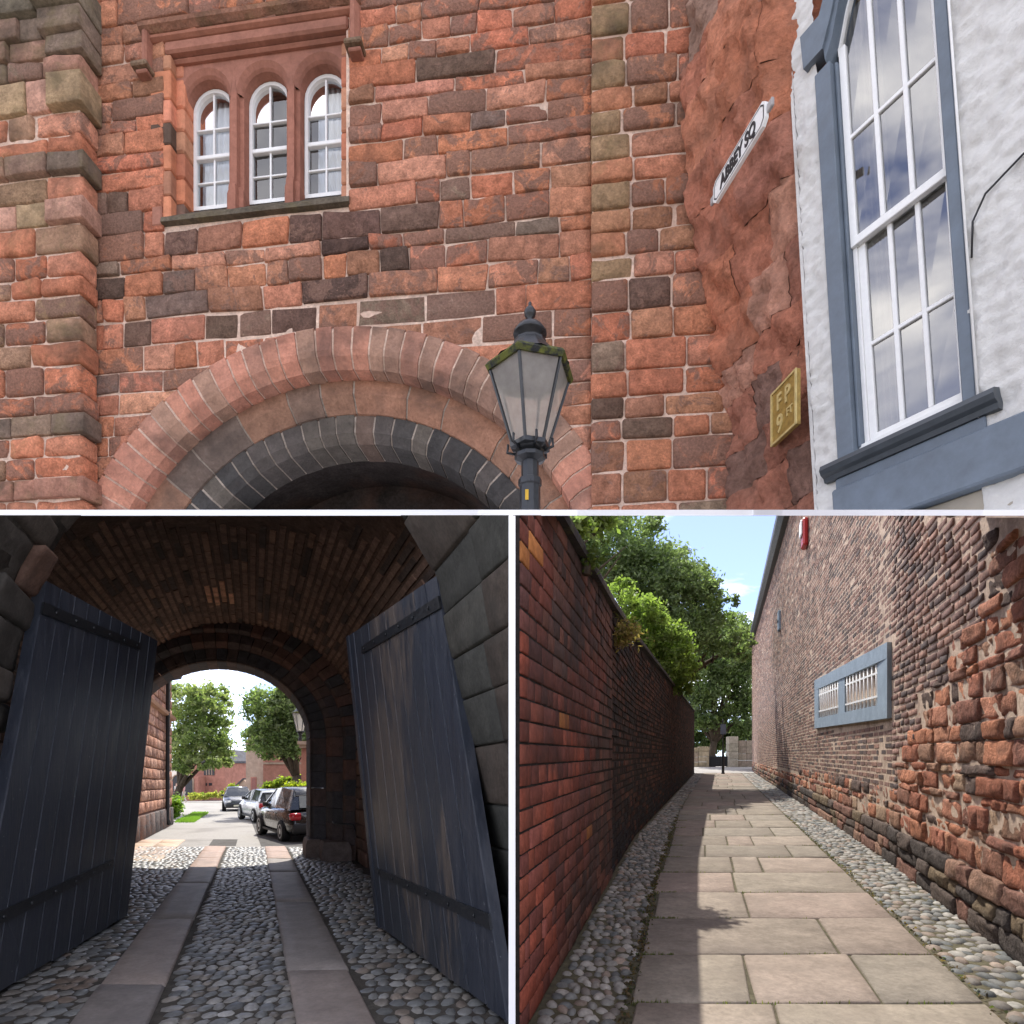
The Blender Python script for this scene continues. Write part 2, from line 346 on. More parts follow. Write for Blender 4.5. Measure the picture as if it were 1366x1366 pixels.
while z < z_hi:
    h = rs.choice([.15, .18, .20, .22, .24, .27]); z1 = z + h; g = .0075
    segs = []; flat = False
    if z < ac[1] + Ro and z1 > ac[1] + Ro - .07: segs = [((sL, sL), (sR, sR), 2)]; flat = True
    elif z < ac[1] + Ro: segs = [((sL, sL), (ac[0] - hw(z), ac[0] - hw(z1)), 1), ((ac[0] + hw(z), ac[0] + hw(z1)), (sR, sR), 1)]
    elif z1 > wz0 + .05 and z < wz1 - .03: segs = [((sL, sL), (wx0, wx0), 0), ((wx1, wx1), (sR, sR), 0)]
    else: segs = [((sL, sL), (sR, sR), 0)]
    for a, b, arc in segs:
        if b[0] - a[0] < .05 and b[1] - a[1] < .05: continue
        cuts = []; x = min(a)
        while True:
            x += rs.choice([.24, .30, .36, .42, .50, .60, .70]) * (1.15 if z > 7.6 else 1.0)
            if x > max(b) - .17: break
            if max(a) + .1 < x < min(b) - .1: cuts.append(x)
        L = [a] + [(c + rs.uniform(-.01, .01), c + rs.uniform(-.01, .01)) for c in cuts] + [b]
        dz = [rs.uniform(-.012, .012) for _ in L]
        for i in range(len(L) - 1):
            if arc == 1 and (L[i + 1][0] - L[i][0] < .04 or L[i + 1][1] - L[i][1] < .04): continue
            px_x = (L[i][0] + L[i + 1][0]) / 2
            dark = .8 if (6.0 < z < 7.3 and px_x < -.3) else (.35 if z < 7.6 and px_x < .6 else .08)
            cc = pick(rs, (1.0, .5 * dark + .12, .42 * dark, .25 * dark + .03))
            q = [(L[i][0] + g, z + g + dz[i]), (L[i + 1][0] - g, z + g + dz[i + 1]), (L[i + 1][1] - g, z1 - g + dz[i + 1]), (L[i][1] + g, z1 - g + dz[i])]
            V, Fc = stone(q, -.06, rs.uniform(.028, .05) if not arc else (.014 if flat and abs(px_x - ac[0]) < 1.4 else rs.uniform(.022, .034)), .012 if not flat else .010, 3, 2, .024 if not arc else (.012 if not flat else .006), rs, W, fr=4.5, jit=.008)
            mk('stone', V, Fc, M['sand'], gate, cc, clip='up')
    z = z1; row += 1

# voussoirs
def arc_stones(name, prof, count, a0, a1, mat, pal, gap=.0115, var=0.0):
    ths = np.linspace(a0, a1, count + 1); ths = [t + rs.uniform(-var, var) for t in ths]
    for i in range(count):
        g = gap / prof[0][0]; rings = []; j0 = rs.uniform(-.003, .014)
        for t in np.linspace(ths[i] + g, ths[i + 1] - g, 4):
            e = .010 if t in (ths[i] + g,) else 0
            rings.append([W(ac[0] + (r + (0 if k in (0, len(prof) - 1) else j0 * .4)) * math.cos(t), ac[1] + (r) * math.sin(t), n + (j0 if 0 < k < len(prof) - 1 else 0)) for k, (r, n) in enumerate(prof)])
        V, Fc = loft(rings); mk(name, V, Fc, mat, gate, pal(i), smooth=False, clip='up')
    cr = sum(p[0] for p in prof) / len(prof); cn = sum(p[1] for p in prof) / len(prof)
    ins = [(r + (.012 if r < cr else -.012), n - .005) for r, n in prof]
    V, Fc = loft([[W(ac[0] + r * math.cos(t), ac[1] + r * math.sin(t), n) for r, n in ins] for t in np.linspace(a0, a1, 80)]); mk('joint_bed', V, Fc, M['mortar' if count == 44 else 'mortar_dull'], gate, smooth=False, clip='up')
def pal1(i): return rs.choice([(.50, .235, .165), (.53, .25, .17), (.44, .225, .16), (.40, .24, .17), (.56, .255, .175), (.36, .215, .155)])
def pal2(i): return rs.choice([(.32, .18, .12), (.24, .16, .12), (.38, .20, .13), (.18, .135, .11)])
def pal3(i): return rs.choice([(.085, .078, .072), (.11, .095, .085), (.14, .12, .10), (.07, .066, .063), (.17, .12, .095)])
R1 = Ro
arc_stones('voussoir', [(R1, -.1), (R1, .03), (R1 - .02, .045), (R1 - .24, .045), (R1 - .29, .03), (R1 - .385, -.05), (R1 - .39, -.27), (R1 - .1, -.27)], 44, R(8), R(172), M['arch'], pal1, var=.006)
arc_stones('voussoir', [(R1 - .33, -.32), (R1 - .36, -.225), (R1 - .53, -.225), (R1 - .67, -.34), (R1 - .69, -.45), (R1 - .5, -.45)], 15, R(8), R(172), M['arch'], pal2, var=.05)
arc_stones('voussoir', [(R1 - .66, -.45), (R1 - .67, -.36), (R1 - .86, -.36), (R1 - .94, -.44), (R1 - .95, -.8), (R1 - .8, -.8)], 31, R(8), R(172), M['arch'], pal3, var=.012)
# mortar behind voussoirs and the vault going in
def arc_sheet(name, r, n0, n1, mat, r2=None, nn=40):
    V = []; Fc = []
    for k in range(nn + 1):
        t = R(4) + R(172) * k / nn
        V += [W(ac[0] + r * math.cos(t), ac[1] + r * math.sin(t), n0), W(ac[0] + (r2 or r) * math.cos(t), ac[1] + (r2 or r) * math.sin(t), n1)]
        if k: b = 2 * k; Fc.append((b - 2, b - 1, b + 1, b))
    return mk(name, V, Fc, mat, gate, clip='up')
M['soot'] = stone_mat('dark_tunnel_shade', (.045, .036, .032), var=.5, sc=4, bump=.8, stain=(.09, .045, .03), stain_amt=.5)  # near-black colour stands in for the shade of a deep tunnel
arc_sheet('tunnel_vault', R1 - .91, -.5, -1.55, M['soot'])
V, Fc = box_vf(ac[0] - 2.2, ac[0] + 2.2, z_lo - .2, ac[1] + 2.2, -1.6, -1.5, W); mk('tunnel_back', V, Fc, M['soot'], gate, smooth=False, clip='up')  # dark panel in place of the tunnel's shaded depth

# the three-light window
win = mk('window_surround', *bevel_box(wx0 - .0, wx1, wz1 - .12, wz1 + .0, -.30, .045, .02, W), M['sand_dressed'], gate, (.33, .15, .105), smooth=False)
DRESS = (.33, .145, .10)
def wbox(name, x0, x1, z0, z1, n0, n1, c=.015, mat='sand_dressed', par=gate, cc=DRESS, mp=W):
    return mk(name, *bevel_box(x0, x1, z0, z1, n0, n1, c, mp), M[mat], par, cc, smooth=False)
lit_n = -.22
lx = [W.at(p, 200, lit_n) [0] for p in (261, 309, 335, 385, 408, 461)]
lw = .47; lc = [(lx[0] + lx[1]) / 2, (lx[2] + lx[3]) / 2, (lx[4] + lx[5]) / 2]
lz0 = W.at(360, 270, lit_n)[1]; lz1 = W.at(360, 106, lit_n)[1] - .03
mul_front = -.07
x_in0, x_in1 = lc[0] - lw / 2, lc[2] + lw / 2
# jamb blocks down the left side: alternate long and short, in two steps
zz = wz0 - .02; k = 0
while zz < wz1 - .13:
    h = rs.uniform(.2, .32); h = min(h, wz1 - .125 - zz)
    cj = pick(rs, (1, .35, .25, 0)); ext = .16 if k % 2 else .02
    wbox('jamb_stone', wx0 - ext, wx0 + .07, zz + .004, zz + h - .004, -.22, .035, .012, cc=cj)
    wbox('jamb_stone', wx0 + .02, x_in0 + .005, zz + .003, zz + h - .003, -.42, -.06, .02, cc=pick(rs, (1, .4, .2, 0)))
    wbox('jamb_stone', x_in1 - .005, wx1 + .01, zz + .004, zz + h - .004, -.42, -.06, .015, cc=pick(rs, (1, .3, .1, 0)))
    zz += h; k += 1
wbox('lintel', wx0 + .025, wx1 - .005, wz1 - .16, wz1 - .11, -.40, -.02, .02)
ztop = wz1 - .158
for i in range(3):                                    # arched heads
    r = lw / 2; zs_ = lz1 - r; N = 14; V = []; Fc = []; cx = lc[i]
    x0 = (lc[i] + lc[i - 1]) / 2 if i else x_in0 - .1; x1 = (lc[i] + lc[i + 1]) / 2 if i < 2 else x_in1 + .1
    for k in range(N + 1):
        t = math.pi - math.pi * k / N; ca_, sa_ = math.cos(t), math.sin(t)
        tx_ = x0 + (x1 - x0) * k / N
        for (rr, n) in ((None, mul_front), (r + .055, mul_front), (r + .015, mul_front - .035), (r, mul_front - .06), (r, -.36)):
            V.append(W(tx_, ztop, n) if rr is None else W(cx + rr * ca_, zs_ + rr * sa_ * 1.05, n))
        if k:
            b = k * 5
            for m_ in range(4): Fc.append((b - 5 + m_, b - 4 + m_, b + 1 + m_, b + m_))
    nV = len(V)                                       # fill the corners down to the springing
    for (xa, xb) in ((x0, cx - r - .05), (x1, cx + r + .05)):
        b = len(V); V += [W(xa, zs_ - .02, mul_front), W(xb, zs_ - .02, mul_front), W(xb, zs_ + .01, mul_front), W(xa, ztop, mul_front)]; Fc.append((b, b + 1, b + 2, b + 3))
    mk('arch_head', V, Fc, M['sand_dressed'], gate, (.34, .155, .11), smooth=False)
for i in range(2):
    xm = (lc[i] + lc[i + 1]) / 2; hwid = (lc[i + 1] - lc[i] - lw) / 2
    zt = lz1 - lw / 2 + .01; rings = []
    pr = [(-hwid, -.36), (-hwid, mul_front - .06), (-hwid + .04, mul_front - .05), (-.035, mul_front + .002), (.035, mul_front + .002), (hwid - .04, mul_front - .05), (hwid, mul_front - .06), (hwid, -.36)]
    V, Fc = loft([[W(xm + a_, z_, n_) for a_, n_ in pr] for z_ in (wz0 - .01, lz0 + .06, zt)]); mk('mullion', V, Fc, M['sand_dressed'], gate, (.34, .15, .105), smooth=False)
    V, Fc = loft([[W(xm + a_ * f_, z_, (n_ + .03 if n_ > -.3 else n_)) for a_, n_ in pr] for z_, f_ in ((wz0 - .02, 1.12), (lz0 + .03, 1.1), (lz0 + .07, .9))]); mk('mullion_stop', V, Fc, M['sand_dressed'], gate, (.34, .15, .105), smooth=False)
V, Fc = loft([[W(x_, z_, n_) for z_, n_ in ((lz0 - .02, -.4), (lz0 - .03, -.2), (wz0 + .005, .06), (wz0 - .05, .07), (wz0 - .06, -.05), (wz0 - .06, -.4))] for x_ in np.linspace(wx0 - .02, wx1 + .02, 9)])
mk('window_sill', V, Fc, M['sandq'], gate, (.14, .115, .085), smooth=False)
wbox('sill_end', wx0 - .13, wx0 - .021, wz0 - .06, wz0 + .14, -.05, .05, .01, cc=(.36, .17, .12))
# hood mould: a moulded bar over the window with returned ends
hz = W.at(335, 37)[1]; hx0, hx1 = W.at(199, 60)[0], W.at(478, 15)[0]
hp = [(.0, -.02), (.02, .06), (.05, .11), (.085, .12), (.10, .10), (.11, -.02)]
V, Fc = loft([[W(x_, hz + a_, n_) for a_, n_ in hp] for x_ in np.linspace(hx0 - .05, hx1 + .05, 7)]); mk('hood_mould', V, Fc, M['sandq'], gate, (.30, .15, .10), smooth=False)
V, Fc = loft([[W(x_, hz - .06 + a_ * .55, n_ * .6) for a_, n_ in hp] for x_ in np.linspace(hx0, hx1, 5)]); mk('hood_fillet', V, Fc, M['sand_dressed'], gate, (.34, .15, .10), smooth=False)
for xs_, sgn, zl in ((hx0, 1, hz - .36), (hx1, -1, hz - .44)):
    V, Fc = loft([[W(xs_ + sgn * (-.05 + a_), z_, n_) for a_, n_ in hp] for z_ in (hz + .001, zl)]); mk('hood_return', V, Fc, M['sand_dressed'], gate, (.33, .15, .105), smooth=False)
    wbox('label_stop', xs_ - .09, xs_ + .09, zl - .05, zl, -.02, .17, .012, 'sandq', cc=(.22, .15, .10)); wbox('label_stop', xs_ - .06, xs_ + .07, zl - .09, zl - .051, -.02, .13, .01, cc=(.3, .14, .1))
# sashes
def arch_pts(cx, r, zs_, z0, n, N=12):
    return [W(cx - r, z0, n)] + [W(cx + r * math.cos(math.pi - math.pi * k / N), zs_ + r * 1.05 * math.sin(math.pi * k / N), n) for k in range(N + 1)] + [W(cx + r, z0, n)]
for i in range(3):
    cx = lc[i]; r = lw / 2 - .004; zs_ = lz1 - lw / 2; sn = -.22
    a_o = arch_pts(cx, r, zs_, lz0, sn); a_i = arch_pts(cx, r - .035, zs_, lz0 + .04, sn); b_o = arch_pts(cx, r, zs_, lz0, sn - .06); b_i = arch_pts(cx, r - .035, zs_, lz0 + .04, sn - .06)
    n_ = len(a_o); V = a_o + a_i + b_i; Fc = []
    for k in range(n_):
        k2 = (k + 1) % n_; Fc += [(k, k2, n_ + k2, n_ + k), (n_ + k, n_ + k2, 2 * n_ + k2, 2 * n_ + k)]
    sash = mk('sash_window', V, Fc, M['white'], gate, smooth=False)
    sash['label'] = ('white arched sash with pale net curtains at the window' if i != 1 else 'white arched sash of the middle light, dark inside')
    ri = r - .035; zm = lz0 + (lz1 - lz0) * .44
    wbox('meeting_rail', cx - ri, cx + ri, zm - .022, zm + .022, sn - .05, sn + .006, .006, 'white', sash, None)
    wbox('glazing_bar', cx - .010, cx + .010, lz0 + .04, zm - .022, sn - .05, sn - .015, .003, 'white', sash, None)
    wbox('glazing_bar', cx - .010, cx + .010, zm + .022, lz1 - .045, sn - .04, sn - .005, .003, 'white', sash, None)
    zr = [lz0 + .04 + (zm - lz0 - .04) * .5, zm + (lz1 - zm) * .42]
    for q_, zb in enumerate(zr): wbox('glazing_bar', cx - ri, cx + ri, zb - .009, zb + .009, sn - .048, sn - .016 + q_ * .01, .003, 'white', sash, None)
    for zA, zB in ((lz0 + .04, zr[0]), (zr[0], zm), (zm, zr[1])):
        for s_ in (-1, 1):
            xa, xb = sorted((cx, cx + s_ * ri)); dn = rs.uniform(-.004, .004)
            mk('pane', [W(xa, zA, sn - .035 + dn), W(xb, zA, sn - .035), W(xb, zB, sn - .035 - dn), W(xa, zB, sn - .035)], [(0, 1, 2, 3)], M['glass'], sash, smooth=False)
    for s_ in (-1, 1):
        P_ = [W(cx, zr[1], sn - .035), W(cx + s_ * ri, zr[1], sn - .035)] + [W(cx + s_ * ri * math.cos(math.pi / 2 * k / 8), max(zr[1], zs_ + ri * 1.05 * math.sin(math.pi / 2 * k / 8)), sn - .035) for k in range(9)]
        mk('pane', P_, [tuple(range(11))], M['glass'], sash, smooth=False)
    if i != 1:                                        # net curtain
        for (xa, xb) in (((cx - ri - .02, cx + ri + .02),) if i == 0 else ((cx - ri + .05, cx + ri + .02),)):
            V = []; Fc = []; n2 = 30
            for k in range(n2 + 1):
                x_ = xa + (xb - xa) * k / n2; dn = .025 * math.sin(k * 1.1 + .6 * math.sin(k * .37)) + .012 * math.sin(k * 2.3)
                V += [W(x_, lz0 - .02, sn - .16 + dn * 1.3), W(x_, lz1 + .1, sn - .16 + dn)]
                if k: Fc.append((2 * k - 2, 2 * k, 2 * k + 1, 2 * k - 1))
            mk('curtain', V, Fc, M['curtain'], sash)
V, Fc = box_vf(wx0 - .1, wx1 + .1, wz0 - .1, wz1 + .1, -1.6, -.43, W); Fc = [f for i, f in enumerate(Fc) if i != 5]
mk('room', V, Fc, M['dark'], gate, smooth=False)

# left buttress with projecting ledges
def bz(py): return W.at(90, py, .3)[1]
rows = [(-30, 12, 0.42, 'c'), (12, 42, 0.36, 'd'), (42, 68, 0.32, 'd'), (68, 96, 0.295, 'q'), (96, 140, 0.33, 'm'), (140, 172, 0.26, 'r'), (172, 198, 0.265, 'r'), (198, 226, 0.305, 'd'), (226, 260, 0.26, 'r'), (260, 292, 0.31, 'm'), (292, 330, 0.265, 'r'), (330, 362, 0.268, 'r'), (362, 388, 0.27, 'r'), (388, 418, 0.266, 'r'), (418, 450, 0.27, 'r'), (450, 482, 0.266, 'r'), (482, 520, 0.27, 'r'), (520, 547, 0.265, 'r'), (547, 576, 0.29, 'g'), (576, 604, 0.265, 'r'), (604, 634, 0.27, 'r'), (634, 662, 0.295, 'p'), (662, 692, 0.265, 'r'), (692, 722, 0.265, 'r')]
sB = W.at(110, 340, .27)[0]
butt = thing('buttress', 'weathered corner buttress with dark mossy projecting ledges beside the window', 'buttress', W(sL - .8, CH + TOPK * 6.4))
V, Fc = box_vf(sL - 2.2, sB - .06, z_lo - .3, z_hi + .3, -.2, .235, W); mk('rubble_core', V, Fc, M['mortar'], butt, smooth=False, clip='up')
for (p0, p1, n1, kd) in rows:
    za, zb = bz(p1), bz(p0); led = kd in 'cdmgp'
    pals = {'c': [(.22, .18, .13), (.18, .15, .11)], 'd': [(.30, .19, .14), (.22, .16, .12), (.36, .21, .15)], 'q': [(.46, .24, .17), (.24, .17, .12)], 'm': [(.48, .28, .19), (.42, .29, .17), (.52, .29, .21)], 'g': GRY, 'p': [(.40, .2, .14)], 'r': RED + [(.42, .25, .16), (.36, .23, .14)]}[kd]
    xe = sB + (.03 if led else rs.uniform(-.03, .0)); x = xe
    first = True
    while x > sL - 1.9:
        wd = rs.uniform(.34, .6) if first else rs.uniform(.25, .6)
        nn = n1 if (first or not led) else max(.27, n1 - rs.choice([0, .0, .04, .07]))
        V, Fc = stone([(x - wd + .008, za + .008), (x - .004, za + .008), (x - .004, zb - .008), (x - wd + .008, zb - .008)], .05, nn + rs.uniform(-.01, .01), .012 if led else .028, 3, 2, .012 if led else .03, rs, W, fr=5, jit=.004, rnd_c=.3)
        cc = rs.choice(pals); k_ = rs.uniform(.85, 1.15); mk('stone', V, Fc, M['sandq'] if led or rs.random() < .3 else M['sand'], butt, tuple(c * k_ for c in cc), clip='up')
        x -= wd; first = False
# right turret strip
V, Fc = box_vf(sR - .0, sE + .3, z_lo - .3, z_hi + .2, -.2, .10, W)
tur = thing('turret', 'narrow red sandstone turret face with dark mossy edge beside lamp', 'turret', W(sR + .6, CH + TOPK * 5.7)); mk('mortar_bed', V, Fc, M['mortar'], tur, smooth=False, clip='up')
z = z_lo
while z < z_hi:
    h = rs.choice([.22, .25, .28, .30, .2]); x = sR - .02; first = True
    while x < sE + .25:
        wd = rs.uniform(.28, .4) if first else rs.uniform(.3, .62)
        cc = pick(rs, (1, .5, .06, .05)) if not first else (rs.choice([(.46, .23, .13), (.50, .22, .125), (.34, .22, .125)]) if z > 6 else pick(rs, (1, .5, .1, .2)))
        V, Fc = stone([(x + .01, z + .01), (x + wd - .01, z + .01), (x + wd - .01, z + h - .01), (x + .01, z + h - .01)], .03, .13 + rs.uniform(-.012, .02), .02, 3, 2, .022, rs, W, fr=4, jit=.006)
        mk('stone', V, Fc, M['sandq'] if first and z > 6 else M['sand'], tur, cc, clip='up'); x += wd; first = False
    z += h
# ------------------------------------------------------------------ eroded side wall on the right of the gatehouse
c0 = W(W.at(962, 500)[0], 0, .10)
RW = Fr((c0[0], c0[1]), (.228, -1.0))
rw_len = 1.26
def rw_n(z):                                          # the wall leans out as it rises
    y = 5.6; py = HZ - (z - CH) / y * F
    return float(np.interp(py, [-80, 0, 90, 170, 230, 300, 400, 480, 560, 700], [.30, .33, .38, .44, .40, .33, .15, .06, .0, 0]))
def RWm(s, z, n=0.0):
    f = float(np.interp(s, [0, .25, .95, 1.15], [1, .92, .70, .0])); return RW(s, z, n + rw_n(z) * f)
side = thing('side_wall', 'deeply eroded red sandstone wall carrying the street name plate', 'wall', RW(.6, CH + TOPK * 5.0))
rr = random.Random(5)
xs = np.linspace(-.05, rw_len + .06, 20); zs = np.arange(3.2, 9.9, .08); V = []; Fc = []
for z in zs:
    for x in xs: V.append(RWm(x, z, -.10 + .03 * noise.noise(Vector((x * 4, z * 4, 3)))))
for j in range(len(zs) - 1):
    for i in range(len(xs) - 1): a = j * len(xs) + i; Fc.append((a, a + 1, a + 1 + len(xs), a + len(xs)))
M['erode_bed'] = stone_mat('eroded_bed', (.22, .11, .075), var=.4, sc=8, bump=1, bdist=.02)
mk('wall_core', V, Fc, M['erode_bed'], side, clip='up')
def er(x, z):
    p = Vector((x * 2.2 + z * .9, z * 1.1, 1.7)); st = Vector((x * 1.2 + z * 3.4, z * 2.2 - x * 6.0, 4.1)); return noise.fractal(p * 2.0, .6, 2.3, 7) * .075 + abs(noise.noise(p * 1.3)) * -.05 + .03 * noise.fractal(st * 2.0, .8, 2.0, 4)
z = 3.2; k = 0
while z < 9.8:
    h = rr.choice([.3, .38, .46, .55]); x = -.04
    while x < rw_len:
        wd = min(rr.uniform(.3, .62), rw_len + .05 - x)
        if wd < .15: wd = .15
        sl_ = 0; cc = rr.choice([(.58, .225, .13), (.54, .21, .12), (.60, .25, .15), (.51, .205, .13), (.57, .29, .20), (.47, .205, .14)])
        if z > 7.6 and x < .3: cc = rr.choice([(.30, .20, .15), (.38, .24, .18), (.24, .16, .12)])
        if z < 4.6: cc = rr.choice([(.36, .16, .11), (.42, .18, .12), (.26, .15, .115), (.46, .19, .12)])
        g = .0; nx, nz = 14, 12
        P = []; sd = rr.uniform(0, 50); off = rr.uniform(-.006, .006)
        for j in range(nz + 1):
            for i in range(nx + 1):
                a_, b_ = i / nx, j / nz; xx = x + g + (wd - 2 * g) * a_; zz = z + g + (h - 2 * g) * b_ + sl_ * (a_ - .5)
                e = min(a_, 1 - a_) * wd; e2 = min(b_, 1 - b_) * h; e = min(e, e2); drop = .016 * max(0, 1 - e / .025) ** 2
                ek = float(np.interp(xx, [1.0, 1.16], [1, .25])); P.append(RWm(xx, zz, -.06 * (1 - ek) + ek * (off + er(xx, zz)) + .03 * noise.noise(Vector((xx * 7, zz * 7, 3.3))) - drop))
        Fq = [(j * (nx + 1) + i, j * (nx + 1) + i + 1, (j + 1) * (nx + 1) + i + 1, (j + 1) * (nx + 1) + i) for j in range(nz) for i in range(nx)]
        mk('eroded_stone', P, Fq, M['erode'], side, cc, clip='up'); x += wd; k += 1
    z += h
# street name plate
def text_obj(s, size, mp, a0, z0, n, mat, parent, extr=.004, name='lettering', bold=.0, sx=1.0, depth=None):
    cu = bpy.data.curves.new(name, 'FONT'); cu.body = s; cu.size = size; cu.extrude = extr; cu.offset = bold; cu.align_x = 'CENTER'; cu.align_y = 'CENTER'
    o = bpy.data.objects.new(name, cu); col.objects.link(o); dg = bpy.context.evaluated_depsgraph_get()
    me = bpy.data.meshes.new_from_object(o.evaluated_get(dg)); bpy.data.objects.remove(o)
    V = [mp(a0 + v.co.x * sx, z0 + v.co.y, n + v.co.z) for v in me.vertices]; Fq = [list(p.vertices) for p in me.polygons]
    bpy.data.meshes.remove(me); return mk(name, V, Fq, mat, parent, smooth=False)
M['signwhite'] = plain('enamel_white', (.82, .82, .80), .35, var=.06, sc=18)
M['lug'] = plain('grey_lug', (.35, .33, .32), .6); M['signblack'] = plain('black_letters', (.02, .02, .022), .5)
M['brass'] = plain('yellow_brass_paint', (.33, .215, .055), .42, var=.3, sc=30, bump=.4, metal=.2)
M['brass_hi'] = plain('worn_brass_raised', (.58, .46, .20), .4, var=.2, sc=30, metal=.2)
nA = .12
o_ = RW(0, 0, .47); SP0 = Fr((o_[0], o_[1]), RW.d); a0 = SP0.at(953, 262)[0]; a1 = SP0.at(1023, 150)[0]
o_ = SP0(a0, 0, 0); SP = Fr((o_[0], o_[1]), RW.d); spL = a1 - a0
zmid = SP.at(986, 207)[1]; ph = .088
plate = thing('street_sign', 'white cast street name plate reading ABBEY SQ on eroded wall', 'sign', SP(spL / 2, zmid, 0))
def SPm(a, z, n=0.0): return SP(a, z, n)
c_ = .035; out = [(c_, -ph), (spL - c_, -ph), (spL, -ph + c_), (spL, ph - c_), (spL - c_, ph), (c_, ph), (0, ph - c_), (0, -ph + c_)]
V, Fc = loft([[SP(a, zmid + b, n) for a, b in out] for n in (-.015, .012)]); mk('plate', V, Fc, M['signwhite'], plate, smooth=False)
inn = [(spL / 2 + (a - spL / 2) * .955, b * .86) for a, b in out]; inn2 = [(spL / 2 + (a - spL / 2) * .93, b * .78) for a, b in out]
V = [SP(a, zmid + b, .0145) for a, b in inn] + [SP(a, zmid + b, .0145) for a, b in inn2]; mk('border', V, [(i, (i + 1) % 8, 8 + (i + 1) % 8, 8 + i) for i in range(8)], M['signblack'], plate, smooth=False)
text_obj('ABBEY SQ', .135, SP, spL / 2, zmid - .004, .015, M['signblack'], plate, .003, bold=.004, sx=spL * .84 / (.135 * 5.55))
for a in (-.03, spL + .03): mk('fixing_lug', *bevel_box(a - .03, a + .03, zmid - .03, zmid + .03, -.02, .004, .006, SP), M['lug'], plate, smooth=False)
# hydrant plate
HPn = .10; b0 = RW.at(1031, 545, HPn); b1 = RW.at(1070, 545, HPn)
hyd = thing('hydrant_plate', 'small yellow brass plate marked FP 9 FT on eroded wall', 'plate', RW((b0[0] + b1[0]) / 2, b0[1], HPn))
dH = (RW(b0[0], 0, HPn), RW(b1[0], 0, HPn)); HP = Fr(dH[0][:2], (dH[1][0] - dH[0][0] - .03, dH[1][1] - dH[0][1])); hl = math.hypot(dH[1][0] - dH[0][0], dH[1][1] - dH[0][1])
hz0, hz1 = HP.at(1034, 594)[1], HP.at(1034, 524)[1]
mk('plate', *bevel_box(0, hl, hz0, hz1, -.02, .012, .004, HP), M['brass'], hyd, smooth=False)
for (x0, x1, z0, z1) in ((0, hl, hz0, hz0 + .015), (0, hl, hz1 - .015, hz1), (0, .018, hz0 + .0151, hz1 - .0151), (hl - .018, hl, hz0 + .0151, hz1 - .0151)): mk('rim', *box_vf(x0, x1, z0, z1, .0121, .022, HP), M['brass_hi'], hyd, smooth=False)
hh = hz1 - hz0; 
text_obj('F P', hh * .42, HP, hl * .5, hz0 + hh * .70, .012, M['brass_hi'], hyd, .008, bold=.003, sx=hl * .62 / (hh * .42 * 1.45))
text_obj('9', hh * .46, HP, hl * .36, hz0 + hh * .28, .012, M['brass_hi'], hyd, .008, bold=.003, sx=.9)
text_obj('FT', hh * .2, HP, hl * .74, hz0 + hh * .36, .012, M['brass_hi'], hyd, .008, bold=.002, sx=.9)

# ------------------------------------------------------------------ white rendered house
hp0 = RW(rw_len - .02, 0, .02)
HS = Fr((hp0[0], hp0[1]), (.551, -1.0), lean=.062, zref=4.6)
house = thing('rendered_house', 'white rough rendered house corner with grey framed sash window', 'house', HS(.7, CH + TOPK * 4.0))
M['render'] = stone_mat('white_rough_render', (.64, .63, .60), var=.08, sc=6, stain=(.46, .44, .41), stain_amt=.6, stain_sc=1.3, bump=1.0, bdist=.02, fine=16)
gl_, gz = HS.at(1106, 380); gr_ = HS.at(1294, 380)[0]             # grey frame outer edges
wl, wr = HS.at(1128, 380)[0], HS.at(1275, 380)[0]                 # white sash edges
z_sill, z_rail, z_bar, z_spring, z_lb = 3.78, HS.at(1122, 322)[1], HS.at(1120, 186)[1], HS.at(1118, 74)[1], HS.at(1152, 452)[1]
ztopw = z_spring + .8
def plaster(name, x0, x1, z0, z1, holes=None):
    st = .02; xs = np.linspace(x0, x1, max(2, int((x1 - x0) / st))); zs = np.linspace(z0, z1, max(2, int((z1 - z0) / st))); V = []; Fc = []
    for z in zs:
        for x in xs:
            p = Vector((x * 11 - z * 4, z * 13, 2)); n = .020 * noise.fractal(p, .7, 2.2, 5) + .012 * noise.noise(Vector((x * 20, z * 26 + x * 9, 5)))
            V.append(HS(x, z, n + .012))
    for j in range(len(zs) - 1):
        for i in range(len(xs) - 1): a = j * len(xs) + i; Fc.append((a, a + 1, a + 1 + len(xs), a + len(xs)))
    return mk(name, V, Fc, M['render'], house, clip='up')
plaster('render_coat', -.05, gl_ + .01, 3.2, 8.3); plaster('render_coat', gr_ - .01, 2.1, 3.0, 8.3); plaster('render_coat', gl_, gr_, ztopw + .2, 8.3)
V, Fc = box_vf(-.08, -.055, 3.1, 8.3, -.3, .01, HS); mk('render_edge', V, Fc, M['render'], house, smooth=False, clip='up')
hb = lambda name, x0, x1, z0, z1, n0, n1, c=.006, mat='greypaint', par=house: mk(name, *bevel_box(x0, x1, z0, z1, n0, n1, c, HS), M[mat], par, smooth=False, clip='up')
hwin = mk('window_frame', *bevel_box(gl_, wl + .0, z_sill - .1, z_spring, -.12, .03, .006, HS), M['greypaint'], house, smooth=False); hwin['label'] = 'tall white sliding sash window in slate grey surround'
hb('frame_side', gr_ - (gr_ - wr), gr_, z_sill - .1, z_spring + .35, -.12, .028, par=hwin)
hb('frame_bead', wl, wl + .022, z_sill, z_spring, -.12, -.02, par=hwin)
